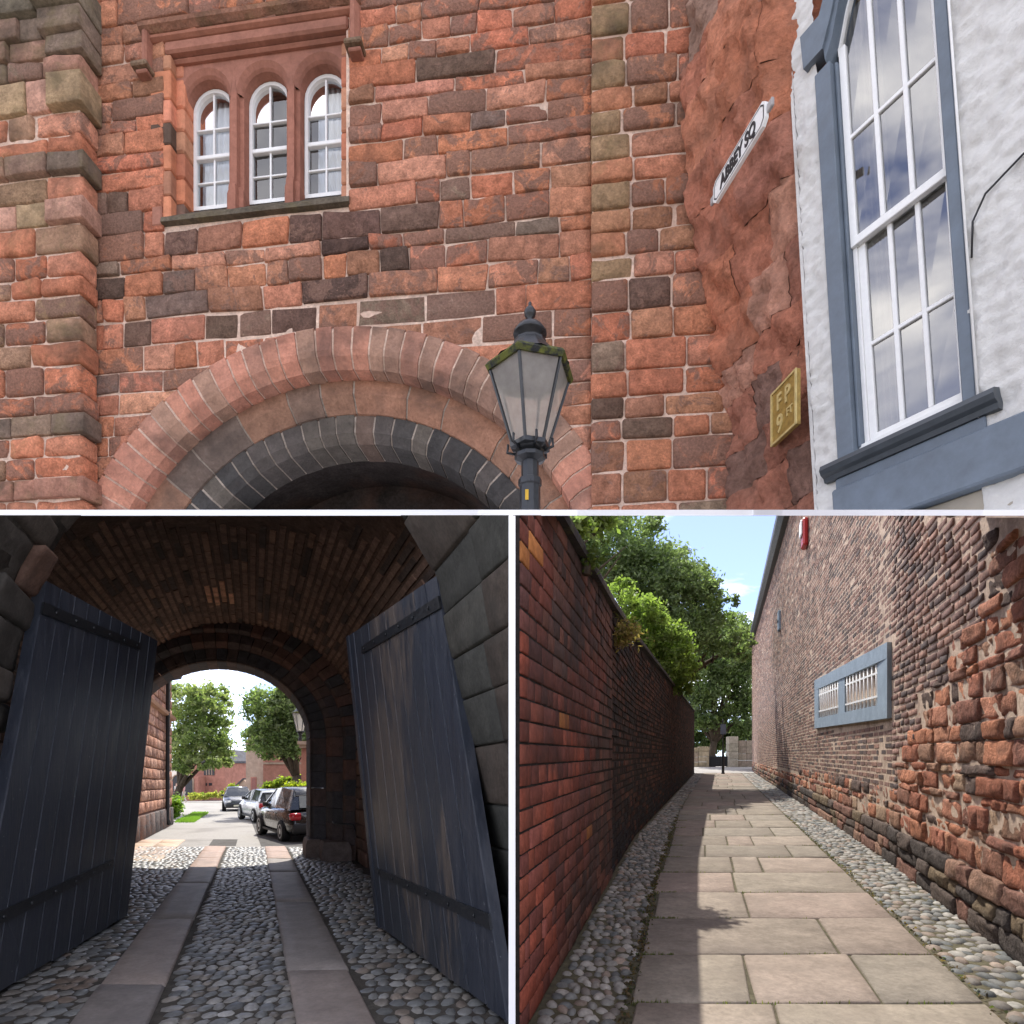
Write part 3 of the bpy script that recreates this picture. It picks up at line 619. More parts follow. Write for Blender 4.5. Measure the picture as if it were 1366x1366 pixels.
# segmental head
def head_z(x): 
    t = min(1, max(0, (x - wl) / (wr - wl))); return z_spring + .62 * (1 - (2 * t - 1) ** 2) + .10 * t
xsn = np.linspace(wl - .03, wr + .03, 13); rings = []
for x in xsn: rings.append([HS(x, head_z(x) - .0, -.12), HS(x, head_z(x), -.02), HS(x, head_z(x) + .03, .03), HS(x, head_z(x) + .2, .05), HS(x, head_z(x) + .2, -.12)])
V, Fc = loft(rings); mk('window_head', V, Fc, M['greypaint'], hwin, smooth=False)
rings = []
for x in np.linspace(gl_ - .06, wr + .06, 13): rings.append([HS(x, head_z(x) + .10, -.05), HS(x, head_z(x) + .10, .06), HS(x, head_z(x) + .34, .075), HS(x, head_z(x) + .36, -.05)])
V, Fc = loft(rings); mk('head_stone', V, Fc, M['greypaint'], hwin, smooth=False)
# sashes
sn1, sn2 = -.045, -.085
def sash_set(x0, x1, z0, z1, zb, n, arched):
    s = hb('sash', x0, x0 + .048, z0, z1 if not arched else head_z(x0) + .01, n - .04, n, .004, 'white', house); s['label'] = 'upper sliding sash with sky in its panes' if arched else 'lower sliding sash with brown reflections'
    hb('stile', x1 - .045, x1, z0, z1 if not arched else head_z(x1) + .01, n - .04, n, .004, 'white', s); hb('bottom_rail', x0 + .0351, x1 - .0351, z0, z0 + .06, n - .04, n + .001, .004, 'white', s)
    w3 = (x1 - x0 - .07) / 3
    for i in (1, 2): hb('glazing_bar', x0 + .035 + w3 * i - .015, x0 + .035 + w3 * i + .015, z0 + .06, (z1 if not arched else z1 + .25), n - .035, n - .002, .004, 'white', s)
    hb('glazing_bar', x0 + .035, x1 - .035, zb - .014, zb + .014, n - .034, n - .004, .004, 'white', s)
    if arched:
        rings = [[HS(x, head_z(x) - .04, n - .04), HS(x, head_z(x) - .04, n + .001), HS(x, head_z(x) + .02, n + .001), HS(x, head_z(x) + .02, n - .04)] for x in np.linspace(x0, x1, 11)]
        V, Fc = loft(rings); mk('top_rail', V, Fc, M['white'], s, smooth=False)
    else: hb('top_rail', x0 + .0351, x1 - .0351, z1 - .04, z1, n - .04, n + .001, .004, 'white', s)
    for i in range(3):
        for (zA_, zB_) in ((z0 + .05, zb), (zb, z1 if not arched else z1 + .3)):
            xa, xb = x0 + .035 + w3 * i, x0 + .035 + w3 * (i + 1); d = [rr.uniform(-.003, .003) for _ in range(4)]
            mk('pane', [HS(xa, zA_, n - .02 + d[0]), HS(xb, zA_, n - .02 + d[1]), HS(xb, zB_, n - .02 + d[2]), HS(xa, zB_, n - .02 + d[3])], [(0, 1, 2, 3)], M['glass_house'], s, smooth=False)
M['glass_house'] = glass_mat('house_window_glass', refl=.24, wav=.012)
sash_set(wl + .022, wr, z_rail - .06, z_spring, z_bar, sn1, True)
sash_set(wl + .05, wr - .01, z_sill + .02, z_rail - .005, z_lb, sn2, False)
hb('inner_jamb', wl + .0221, wl + .05, z_sill, z_rail - .06, -.12, -.07, .003, 'white', hwin)
hb('white_sill', wl, wr + .01, z_sill - .05, z_sill + .02, -.14, -.03, .006, 'white', hwin)
V, Fc = loft([[HS(x, z_sill - .05 + dz, n) for dz, n in ((0, -.1), (-.005, .03), (-.02, .09), (-.055, .105), (-.085, .09), (-.1, .06), (-.13, .05), (-.13, -.1))] for x in (gl_ - .09, gl_ - .07, wr + .16, gr_ + .10, gr_ + .115)])
M['darkgrey'] = plain('dark_grey_sill_paint', (.055, .065, .075), .45, var=.15); mk('sill_moulding', V, Fc, M['darkgrey'], hwin, smooth=False, clip='up')
hb('apron', gl_ - .02, gr_ + .04, z_sill - .32, z_sill - .1801, -.05, .035, .005)
hb('beam', gl_ - .02, 2.2, 3.20, z_sill - .27, -.1, .09, .012)
M['soffit'] = plain('cream_soffit', (.34, .30, .24), .8, var=.1); hb('shop_wall', .2, 2.2, 2.8, 3.2, -.1, .0, .01, 'soffit')
V, Fc = tube([HS(gr_ + .03, 4.55, .03), HS(gr_ + .05, 4.75, .035), HS(gr_ + .12, 4.86, .035), HS(gr_ + .3, 4.93, .035), HS(gr_ + .8, 5.02, .035)], .006, 6); mk('cable', V, Fc, M['signblack'], house)
V, Fc = tube([HS(gr_ + .012, 3.6, .035), HS(gr_ + .012, 6.4, .035), HS(gr_ + .012, 8.2, .035)], .008, 6); mk('white_pipe', V, Fc, M['white'], house)
# room behind the window
M['roomtan'] = plain('dim_room', (.20, .17, .13), .9); V, Fc = box_vf(wl - .1, wr + .1, 3.6, ztopw + .3, -1.4, -.13, HS); mk('room', V, [f for i, f in enumerate(Fc) if i != 5], M['roomtan'], house, smooth=False)
V = []; Fc = []
for k in range(25):
    x = wl + .02 + .2 * k / 24; V += [HS(x, z_sill, -.2 + .03 * math.sin(k * 1.3)), HS(x, z_spring + .5, -.2 + .03 * math.sin(k * 1.3))]
    if k: Fc.append((2 * k - 2, 2 * k, 2 * k + 1, 2 * k - 1))
M['curtain_tan'] = plain('tan_curtain', (.30, .25, .18), .9); mk('curtain', V, Fc, M['curtain_tan'], house)

# ------------------------------------------------------------------ lantern on its post
M['frost'] = None
def frost():
    m, t, b = nt('old_lantern_glass'); out = t.nodes['Material Output']; t.nodes.remove(b)
    tr = t.nodes.new('ShaderNodeBsdfTransparent'); tr.inputs[0].default_value = (.92, .9, .86, 1); df = t.nodes.new('ShaderNodeBsdfTranslucent'); df.inputs[0].default_value = (.86, .82, .76, 1)
    d2 = t.nodes.new('ShaderNodeBsdfDiffuse'); d2.inputs[0].default_value = (.72, .67, .61, 1); a = t.nodes.new('ShaderNodeMixShader'); a.inputs[0].default_value = .6
    t.links.new(df.outputs[0], a.inputs[1]); t.links.new(d2.outputs[0], a.inputs[2]); mx = t.nodes.new('ShaderNodeMixShader')
    t.links.new(ramp(t, noise_n(t, 9, 6, .6, pos(t)), .3, .7, .34, .5), mx.inputs[0]); t.links.new(tr.outputs[0], mx.inputs[1]); t.links.new(a.outputs[0], mx.inputs[2]); t.links.new(mx.outputs[0], out.inputs['Surface']); return m
M['frost'] = frost()
M['mossmetal'] = stone_mat('mossy_iron', (.03, .032, .034), rough=.55, var=.4, sc=18, stain=(.13, .14, .03), stain_amt=.9, stain_sc=9, bump=.8, bdist=.01, st_lo=.42, st_hi=.55)
def lantern(root, c, hgt, wd, rot, post_to, sc=1.0):
    """hexagonal street lantern: c = point under the lantern, hgt = its glazed height"""
    x, y, zb = c; top = zb + hgt; rB, rT = wd * .21, wd * .47
    mp_ = lambda r, z, k: (x + r * math.cos(rot + k * math.pi / 3), y + r * math.sin(rot + k * math.pi / 3), z)
    for k in range(6):
        mk('pane', [mp_(rB, zb, k), mp_(rB, zb, k + 1), mp_(rT, top, k + 1), mp_(rT, top, k)], [(0, 1, 2, 3)], M['frost'], root, smooth=False)
        V, Fc = tube([mp_(rB * 1.03, zb - .01, k), mp_(rT * 1.02, top + .01, k)], .012 * sc, 5); mk('corner_bar', V, Fc, M['blackmetal'], root, smooth=False)
    def hexring(prof, nm, mat): 
        V, Fc = loft([[mp_(r, z, k) for k in range(6)] for r, z in prof], caps=nm != 'eave'); return mk(nm, V, Fc, M[mat], root, smooth=False)
    hexring([(rB * .8, zb - .05 * sc), (rB * 1.12, zb - .04 * sc), (rB * 1.15, zb - .012), (rB * .95, zb)], 'base_ring', 'blackmetal')
    hexring([(rT * .98, top - .015 * sc), (wd * .5, top - .02 * sc), (wd * .53, top + .01 * sc), (wd * .50, top + .035 * sc), (rT * .9, top + .04 * sc)], 'eave', 'mossmetal')
    V, Fc = lathe([(wd * .46, top + .03 * sc), (wd * .36, top + .07 * sc), (wd * .25, top + .15 * sc), (wd * .19, top + .20 * sc), (wd * .19, top + .215 * sc)], 12, (x, y, 0), rot); mk('roof', V, Fc, M['blackmetal'], root, smooth=False)
    V, Fc = lathe([(wd * .155, top + .21 * sc), (wd * .14, top + .26 * sc), (wd * .19, top + .265 * sc), (wd * .195, top + .28 * sc), (wd * .15, top + .32 * sc), (wd * .09, top + .345 * sc), (wd * .035, top + .35 * sc), (wd * .03, top + .385 * sc), (wd * .06, top + .40 * sc), (wd * .07, top + .43 * sc), (wd * .045, top + .455 * sc), (wd * .02, top + .465 * sc), (wd * .02, top + .49 * sc), (.001, top + .505 * sc)], 16, (x, y, 0)); mk('finial', V, Fc, M['blackmetal'], root)
    V, Fc = lathe([(rB * .95, zb - .04 * sc), (rB * .6, zb - .07 * sc), (rB * .85, zb - .085 * sc), (rB * .85, zb - .11 * sc), (wd * .10, zb - .13 * sc), (wd * .10, zb - .24 * sc), (wd * .135, zb - .25 * sc), (wd * .135, zb - .29 * sc), (wd * .12, zb - .3 * sc), (wd * .12, post_to)], 10, (x, y, 0)); mk('post', V, Fc, M['blackmetal'], root, smooth=False)
    V, Fc = lathe([(wd * .02, zb), (wd * .05, zb + .02), (wd * .05, zb + .08 * sc), (wd * .015, zb + .1 * sc), (wd * .02, zb + .2 * sc), (.002, zb + .21 * sc)], 8, (x, y, 0)); mk('burner', V, Fc, M['frost'], root)
    for k in range(6):
        V, Fc = tube([mp_(rB * .8, zb - .06 * sc, k + .5), mp_(rB * 1.3, zb - .04 * sc, k + .5), mp_(rB * 1.25, zb + .015 * sc, k + .5)], .01 * sc, 5); mk('bracket', V, Fc, M['blackmetal'], root)
LY = 4.25; lxp = (707 - 683) / F * LY; lzb = CH + (HZ - 592) / F * LY; lzt = CH + (HZ - 499) / F * LY
lamp = thing('street_lamp', 'black hexagonal lantern on a post with moss along its roof edge', 'lamp', (lxp, LY, CH + TOPK * LY))
lantern(lamp, (lxp, LY, lzb), lzt - lzb, 116 / F * LY, R(14), CH + TOPK * LY - .05)
M['sticker'] = plain('yellow_sticker', (.55, .33, .02), .5); V, Fc = box_vf(lxp - .035, lxp - .012, LY - .079, LY - .0765, lzb - .42, lzb - .35); mk('sticker', V, Fc, M['sticker'], lamp, smooth=False)
# ------------------------------------------------------------------ gate passage (lower left)
rp = random.Random(11)
M['slabstone'] = stone_mat('worn_sandstone_flag', 'obj', rough=.62, var=.22, sc=5, stain=(.13, .12, .115), stain_amt=.45, bump=.35, bdist=.006, spec=.35)
M['pebble'] = stone_mat('dry_pebble', 'obj', rough=.75, var=.3, sc=14, stain=(.10, .095, .09), stain_amt=.35, bump=.3, bdist=.004, spec=.3)
M['pebble_s'] = stone_mat('dry_pebble_mass', 'attr', rough=.75, var=.3, sc=14, stain=(.10, .095, .09), stain_amt=.35, bump=.3, bdist=.004, spec=.3)
M['cobble'] = stone_mat('river_cobble', 'obj', rough=.42, var=.3, sc=14, stain=(.10, .095, .09), stain_amt=.35, bump=.3, bdist=.004, spec=.5)
M['cobble_s'] = stone_mat('river_cobble_mass', 'attr', rough=.42, var=.3, sc=14, stain=(.10, .095, .09), stain_amt=.35, bump=.3, bdist=.004, spec=.5)
M['vault'] = stone_mat('sooty_vault_brick', 'attr', var=.4, sc=6, stain=(.05, .04, .034), stain_amt=.6, stain_sc=1.0, bump=.6)
M['pier'] = stone_mat('sooty_pier_stone', 'obj', var=.3, sc=6, stain=(.05, .05, .045), stain_amt=.5, bump=.6, bdist=.01)
M['passbed'] = stone_mat('grimy_bedding', (.085, .078, .068), var=.4, sc=9, bump=.7)
M['passmortar'] = stone_mat('grimy_mortar', (.15, .095, .07), var=.4, sc=9, bump=.7)
# cobble shapes, shared
def dome(n, seed):
    r_ = random.Random(seed); rings = []; ph = [r_.uniform(.82, 1.12) for _ in range(n)]
    for rr_, zz in ((.98, -.35), (1.0, .05), (.86, .42), (.52, .72)):
        rings.append([(rr_ * ph[k] * math.cos(2 * math.pi * k / n), rr_ * ph[k] * math.sin(2 * math.pi * k / n), zz) for k in range(n)])
    V = [p for r in rings for p in r] + [(r_.uniform(-.1, .1), r_.uniform(-.1, .1), .8)]; Fq = []
    for i in range(3):
        for j in range(n): k = (j + 1) % n; Fq.append((i * n + j, i * n + k, (i + 1) * n + k, (i + 1) * n + j))
    for j in range(n): Fq.append((3 * n + j, 3 * n + (j + 1) % n, 4 * n))
    return V, Fq
def dome_mesh(seed, mat):
    V, Fq = dome(7, seed); me = bpy.data.meshes.new('cobble'); me.from_pydata(V, [], Fq); me.polygons.foreach_set('use_smooth', [True] * len(me.polygons)); me.materials.append(mat); return me
DM = [dome_mesh(i, M['cobble']) for i in range(8)]; DMP = [dome_mesh(i, M['pebble']) for i in range(8)]; DV = [dome(7, i) for i in range(8)]
def cobble_field(name, parent, cells, mapf, pal, tilt, limit=300, dm=None, smat='cobble_s'):
    """cells = (u, y, half_u, half_y, height): the largest in view stay separate, the rest are one mass"""
    cells = sorted(cells, key=lambda c: c[1]); J = Join()
    for i, (u, y, a, b, h) in enumerate(cells):
        p = mapf(u, y, 0); c = rp.choice(pal); k = rp.uniform(.75, 1.25); c = tuple(x * k for x in c); rz = rp.uniform(-.5, .5) + tilt; v = rp.randrange(8)
        rx, ry = rp.uniform(-.12, .12), rp.uniform(-.12, .12)
        if i < limit: share(name, (dm or DM)[v], p, (rx, ry, rz), (a, b, h), parent, c)
        else:
            V = np.array(DV[v][0]) * np.array([a, b, h]); cs, sn = math.cos(rz), math.sin(rz)
            V[:, 2] += V[:, 0] * -ry + V[:, 1] * rx
            V = np.stack([V[:, 0] * cs - V[:, 1] * sn, V[:, 0] * sn + V[:, 1] * cs, V[:, 2]], 1) + np.array(p); J.add(V, DV[v][1], c)
    o = J.build(name + '_mass', M[smat], parent, kind='stuff'); return o
FW = -1.6
def lay(u0f, u1f, y0, y1, du, dy, rn, hmul=1.0, yscale=1.0):
    cells = []; y = y0
    while y < y1:
        d = dy * rn.uniform(.85, 1.15); u = u0f(y) + rn.uniform(0, du * .5)
        while u < u1f(y) - du * .3:
            w_ = du * rn.uniform(.7, 1.3); cells.append((u + w_ / 2, y + d / 2 + rn.uniform(-.15, .15) * d, w_ * .55, d * .56, rn.uniform(.020, .036) * hmul)); u += w_
        y += d
    return cells
GREY = [(.18, .185, .18), (.23, .23, .22), (.14, .145, .145), (.26, .25, .23), (.21, .19, .165), (.30, .295, .28)]
floor = thing('cobbled_floor', 'grey cobbled passage floor between the two gate leaves', 'floor', G(0, 4, FW), kind='structure')
V = []; Fq = []
ys_ = np.linspace(3.0, 15.4, 30)
for y in ys_:
    for u in np.linspace(-3.2, 2.6, 14): V.append(G(u, y, FW + .003 + .005 * noise.noise(Vector((u * 3, y * 2, 0)))))
for j in range(29):
    for i in range(13): a = j * 14 + i; Fq.append((a, a + 1, a + 15, a + 14))
mk('bedding', V, Fq, M['passbed'], floor)
fg = lambda u, y, w: G(u, y, FW - .004)
rc = random.Random(3)
cobble_field('cobble', floor, lay(lambda y: -.67, lambda y: .275, 3.9, 15.3, .108, .135, rc), fg, GREY, 0, 300)
cobble_field('side_cobble', floor, lay(lambda y: -1.95, lambda y: -1.24, 3.8, 15.3, .115, .145, rc) + lay(lambda y: -2.9, lambda y: -1.95, 6.8, 15.3, .12, .15, rc), fg, GREY + [(.19, .15, .12)], 0, 200)
cobble_field('side_cobble', floor, lay(lambda y: .83, lambda y: 1.95, 3.8, 15.3, .115, .145, rc), fg, GREY + [(.24, .20, .165)], 0, 260)
# two tracks of long flags
TR = [('paler flag track beside the open door with worn leaf', .285, .805, [3.2, 5.19, 8.15, 10.9, 12.9, 14.1, 15.4]), ('flag track beside the dark blue door', -1.21, -.69, [3.0, 4.81, 7.13, 9.7, 11.5, 13.0, 14.2, 15.4])]
for lab, u0, u1, js in TR:
    tr_ = thing('wheel_track', 'long ' + lab, 'paving', G((u0 + u1) / 2, 5, FW), 'stone wheel tracks through the passage', 'structure')
    for i in range(len(js) - 1):
        c = rp.choice([(.25, .22, .20), (.28, .245, .22), (.23, .205, .19), (.30, .25, .22)])
        if js[i] > 11: c = (.36, .25, .20)
        V, Fq = stone([(u0, js[i] + .012), (u1, js[i] + .012), (u1, js[i + 1] - .012), (u0, js[i + 1] - .012)], -.1, .035, .02, 4, 8, .010, rp, lambda a, b, n: G(a, b, FW + n), fr=1.6, jit=.006, rnd_c=.2)
        mk('flag', V, Fq, M['slabstone'], tr_, c)

# passage shell: piers near, brick vault, far arch
pas = thing('gate_passage', 'dark stone and brick vaulted gate passage framing the courtyard', 'passage', G(0, 6, FW))
def ur(w): return float(np.interp(w, [-1.6, -1.1, .2, 1.54, 2.0, 2.4, 2.75], [2.02, 1.92, 1.64, 1.39, 1.13, .8, .35]))
def ul(w): return float(np.interp(w, [-1.6, .2, .9, 1.55, 2.16, 2.5, 2.8], [-2.22, -2.08, -1.94, -1.78, -1.43, -1.1, -.7]))
def PR(y, w, n=0.0): return G(ur(w) - n, y, w)
def PL(y, w, n=0.0): return G(ul(w) + n, y, w)
for mp_, y_end, rough, pal in ((PR, 4.66, 0, [(.068, .068, .060), (.08, .077, .066), (.06, .06, .053), (.085, .07, .058)]), (PL, 4.98, 1, [(.09, .082, .073), (.11, .095, .082), (.08, .073, .066), (.15, .092, .07)])):
    w = -1.6
    V = []; Fq = []; ws = np.linspace(-1.6, 2.8, 24)
    for yy in (2.9, y_end): V += [mp_(yy, w_, -.03) for w_ in ws]
    Fq = [(i, i + 1, 24 + i + 1, 24 + i) for i in range(23)]
    V += [mp_(y_end, w_, -.8) for w_ in ws]; Fq += [(24 + i, 25 + i, 49 + i, 48 + i) for i in range(23)]
    mk('pier_core', V, Fq, M['passbed'], pas, clip='dnl')
    while w < 2.7:
        h = rp.uniform(.30, .42) if not rough else rp.uniform(.2, .36); y = 2.9; cuts = [2.9, rp.uniform(3.4, 3.9), y_end]
        if rp.random() < .5: cuts = [2.9, rp.uniform(3.2, 3.5), rp.uniform(3.85, 4.2), y_end]
        if rough: cuts = [2.9] + sorted(rp.uniform(3.3, 4.7) for _ in range(3)) + [y_end + rp.uniform(-.12, .1)]
        for a, b in zip(cuts[:-1], cuts[1:]):
            if b - a < .12: continue
            sg = (lambda q: q) if mp_ is PL else (lambda q: q)
            V, Fq = stone([(a + .006, w + .006), (b - .006, w + .006), (b - .006, w + h - .006), (a + .006, w + h - .006)], -.25, .0 + (.02 + rp.uniform(-.03, .04) if rough else rp.uniform(-.008, .012)), .025 if rough else .012, 4 if rough else 2, 4, .035 if rough else .008, rp, mp_, fr=3, jit=.01 if rough else 0)
            mk('pier_stone', V, Fq, M['pier'], pas, rp.choice(pal), clip='dnl')
        w += h
# vault: curve (u, w) by angle
VC, VS, VH = (-.46, 1.15), 2.62, 2.18                 # centre, half width, rise
def vlt(y, t, n=0.0):
    cs, sn = np.cos(t), np.sin(t); u = VC[0] - (VS - n) * cs; w = VC[1] + (VH - n) * sn
    return np.stack([u + KG * y, y, CH + w + SG * y], -1)
V = []; Fq = []; yv = np.linspace(4.6, 13.5, 40); tv = np.linspace(0, math.pi, 40)
for y in yv:
    for t in tv: V.append(vlt(y, t, -.015).tolist())
for j in range(39):
    for i in range(39): a = j * 40 + i; Fq.append((a, a + 1, a + 41, a + 40))
mk('vault_bed', V, Fq, M['passmortar'], pas, clip='dnl')
rv = np.random.RandomState(4); T0 = []; T1 = []; H0 = []; H1 = []; NN = []; CC = []
nb = 62; th = np.linspace(.02, math.pi - .02, nb + 1)
for i in range(nb):
    y = 4.6 - rv.uniform(0, .5); crs = rv.uniform(.85, 1.12)
    while y < 13.4:
        ln = rv.uniform(.4, .8); tm = (th[i] + th[i + 1]) / 2; p = vlt(np.array(y), np.array(tm)); p2 = vlt(np.array(y), np.array(tm))
        if p2[2] < CH + (BOTK - .002) * y - .02 and p2[0] < -.06:
            T0.append(y + .006); T1.append(y + ln - .01); H0.append(th[i] + .004); H1.append(th[i + 1] - .004); NN.append(rv.uniform(.0, .014))
            px_ = 683 + F * p[0] / p[1]; py_ = HZ - F * (p[2] - CH) / p[1]
            k = rv.uniform(.9, 1.1) * crs; base = np.array([.25, .155, .115]) if rv.rand() < .85 else np.array([.30, .18, .125])
            if rv.rand() < .15: base = np.array([.11, .08, .068])
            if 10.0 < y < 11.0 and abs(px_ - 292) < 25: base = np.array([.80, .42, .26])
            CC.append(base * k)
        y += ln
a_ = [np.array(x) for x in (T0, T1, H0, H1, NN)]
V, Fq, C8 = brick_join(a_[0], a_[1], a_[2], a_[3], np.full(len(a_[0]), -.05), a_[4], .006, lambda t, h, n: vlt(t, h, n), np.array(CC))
o = mk('vault_brick', V, Fq, M['vault'], pas, cols=C8, smooth=False); o['kind'] = 'stuff'
# side walls under the vault, from the door jamb to the far arch
for side_, uu, y0w in ((1, 2.12, 4.6), (-1, -3.1, 5.0)):
    V = [G(uu + side_ * .05, y, w) for y in (y0w, 13.6) for w in (-1.7, 1.3)]; mk('side_bed', V, [(0, 1, 3, 2)], M['passmortar'], pas, smooth=False, clip='dnl')
    w = -1.6
    while w < 1.25:
        h = rp.uniform(.2, .3); y = 5.3 if side_ > 0 else 6.6
        while y < 13.3:
            ln = rp.uniform(.35, .8); c = rp.choice([(.20, .12, .09), (.17, .11, .085), (.14, .10, .08), (.22, .14, .105)])
            V, Fq = stone([(y + .01, w + .01), (y + ln - .01, w + .01), (y + ln - .01, w + h - .01), (y + .01, w + h - .01)], -.1, .0 + rp.uniform(-.01, .02), .02, 2, 1, .015, rp, (lambda a, b, n: G(2.12 - n, a, b)) if side_ > 0 else (lambda a, b, n: G(-3.1 + n, a, b)), fr=3)
            mk('wall_stone', V, Fq, M['pier'], pas, c); y += ln
        w += h
# far arch: stepped orders of stones
ACU, ACW, RI, VSQ = -.80, .98, 2.03, .82
def order(r0, r1, y0, y1, count, pal, base_w=-1.6, ch=.04):
    prof = [(r1, y1), (r1, y0), (r0 + ch, y0), (r0, y0 + ch), (r0, y1)]
    def put(ts, f):
        V, Fq = loft([[f(t, r, y) for r, y in prof] for t in ts]); mk('arch_stone', V, Fq, M['pier'], pas, rp.choice(pal), smooth=False)
    fa_ = lambda t, r, y: G(ACU + r * math.cos(t), y, ACW + r * VSQ * math.sin(t))
    for i in range(count):
        t0, t1 = math.pi * i / count + .003, math.pi * (i + 1) / count - .003; put(np.linspace(t0, t1, 3), fa_)
    w = base_w
    while w < ACW - .02:
        h = min(rp.uniform(.3, .42), ACW - w)
        if ACW - w - h < .15: h = ACW - w
        for s_ in (1, -1): put((w + .004, w + h - .004), lambda t, r, y: G(ACU + s_ * r, y, t))
        w += h
DK1 = [(.105, .08, .075), (.13, .085, .07), (.085, .075, .075), (.16, .09, .07)]
order(RI + .66, RI + 1.1, 12.75, 13.3, 34, DK1); order(RI + .34, RI + .66, 13.0, 13.5, 30, DK1, ch=.1); order(RI, RI + .34, 13.3, 14.3, 30, [(.075, .07, .075), (.09, .08, .08), (.12, .085, .075)], ch=.08)
V = []; Fq = []
for k in range(33):
    t = math.pi * k / 32
    for r_ in (RI + .3, RI + 3.2): V.append(G(ACU + r_ * math.cos(t), 13.45, ACW + r_ * VSQ * math.sin(t)))
    if k: b = 2 * k; Fq.append((b - 2, b - 1, b + 1, b))
V += [G(ACU + s * r_, 13.45, w_) for s in (1, -1) for w_ in (-1.7, ACW) for r_ in (RI + .3, RI + 3.2)]; b = 66; Fq += [(b, b + 1, b + 3, b + 2), (b + 4, b + 5, b + 7, b + 6)]
mk('end_wall', V, Fq, M['passmortar'], pas, smooth=False)
V = []; Fq = []; pts_ = [(ACU + RI + .014, w_) for w_ in (-1.7, ACW)] + [(ACU + (RI + .014) * math.cos(math.pi * k / 32), ACW + (RI + .014) * VSQ * math.sin(math.pi * k / 32)) for k in range(1, 32)] + [(ACU - RI - .014, w_) for w_ in (ACW, -1.7)]
for u_, w_ in pts_: V += [G(u_, 13.32, w_), G(u_, 14.29, w_)]
Fq = [(2 * k, 2 * k + 1, 2 * k + 3, 2 * k + 2) for k in range(len(pts_) - 1)]; mk('arch_light_seal', V, Fq, M['passmortar'], pas, smooth=False)  # sheet added behind the stones to stop light showing through joints
for rr2, ya, yb in ((RI + .36, 13.28, 14.36), (RI + .72, 12.98, 13.6), (RI + 1.13, 12.7, 13.6)):  # unseen covers added to keep sun from leaking through the arch joints
    V = []
    for k in range(33): t = math.pi * k / 32; V += [G(ACU + rr2 * math.cos(t), ya, ACW + rr2 * VSQ * math.sin(t)), G(ACU + rr2 * math.cos(t), yb, ACW + rr2 * VSQ * math.sin(t))]
    mk('arch_light_cover', V, [(2 * k, 2 * k + 1, 2 * k + 3, 2 * k + 2) for k in range(32)], M['passmortar'], pas, smooth=False)
for (u0, u1, y0, y1) in ((RI - .07, RI + .2, 13.1, 13.9), (RI + .22, RI + .72, 12.55, 13.1)):
    for s_ in (1, -1):
        ua, ub = sorted((ACU + s_ * u0, ACU + s_ * u1)); rings = []
        for w_, e in ((-1.62, .05), (-1.36, .05), (-1.27, .03), (-1.2, -.0)): rings.append([G(a, y, w_) for a, y in ((ua - e, y0 - e), (ub + e, y0 - e), (ub + e, y1), (ua - e, y1))])
        V, Fq = loft(rings); mk('plinth', V, Fq, M['pier'], pas, (.17, .135, .12), smooth=False)
V, Fq = tube([G(1.62, 12.5, -.78), G(1.62, 12.35, -.80), G(2.0, 12.3, -.82), G(2.05, 12.35, -.95)], .02, 6); mk('iron_hook', V, Fq, M['blackmetal'], pas)

# gate leaves
def wood_mat(name, base, worn, amt, seed):
    m, t, b = nt(name); p = pos(t, (1.0, 1.0, .12)); q = pos(t, (1, 1, .35))
    n1 = noise_n(t, 16, 8, .65, p); n2 = noise_n(t, 1.1, 5, .6, q, .5); n3 = noise_n(t, 60, 4, .7, p); n4 = noise_n(t, 30, 3, .6, pos(t))
    f = mathn(t, 'MULTIPLY', ramp(t, mathn(t, 'ADD', mathn(t, 'MULTIPLY', n1, .45), mathn(t, 'MULTIPLY', n2, .75)), .60, .70), amt)
    c = mixc(t, f, mixc(t, ramp(t, n1, .3, .7), tuple(x * .8 for x in base), tuple(x * 1.25 for x in base)), mixc(t, ramp(t, n3, .35, .65), tuple(x * .55 for x in worn), worn))
    c = mixc(t, ramp(t, n4, .70, .74, 0, .5), c, (.35, .36, .38)); t.links.new(c, b.inputs['Base Color'])
    t.links.new(ramp(t, n1, .3, .7, .30, .55), b.inputs['Roughness']); bp = t.nodes.new('ShaderNodeBump'); bp.inputs['Strength'].default_value = .5; bp.inputs['Distance'].default_value = .006
    t.links.new(mathn(t, 'ADD', n1, n3), bp.inputs['Height']); t.links.new(bp.outputs[0], b.inputs['Normal']); return m
M['door_dark'] = wood_mat('slate_blue_painted_planks', (.032, .038, .052), (.10, .10, .11), .3, 1)
M['door_worn'] = wood_mat('worn_painted_planks', (.034, .039, .050), (.19, .145, .11), .6, 2)
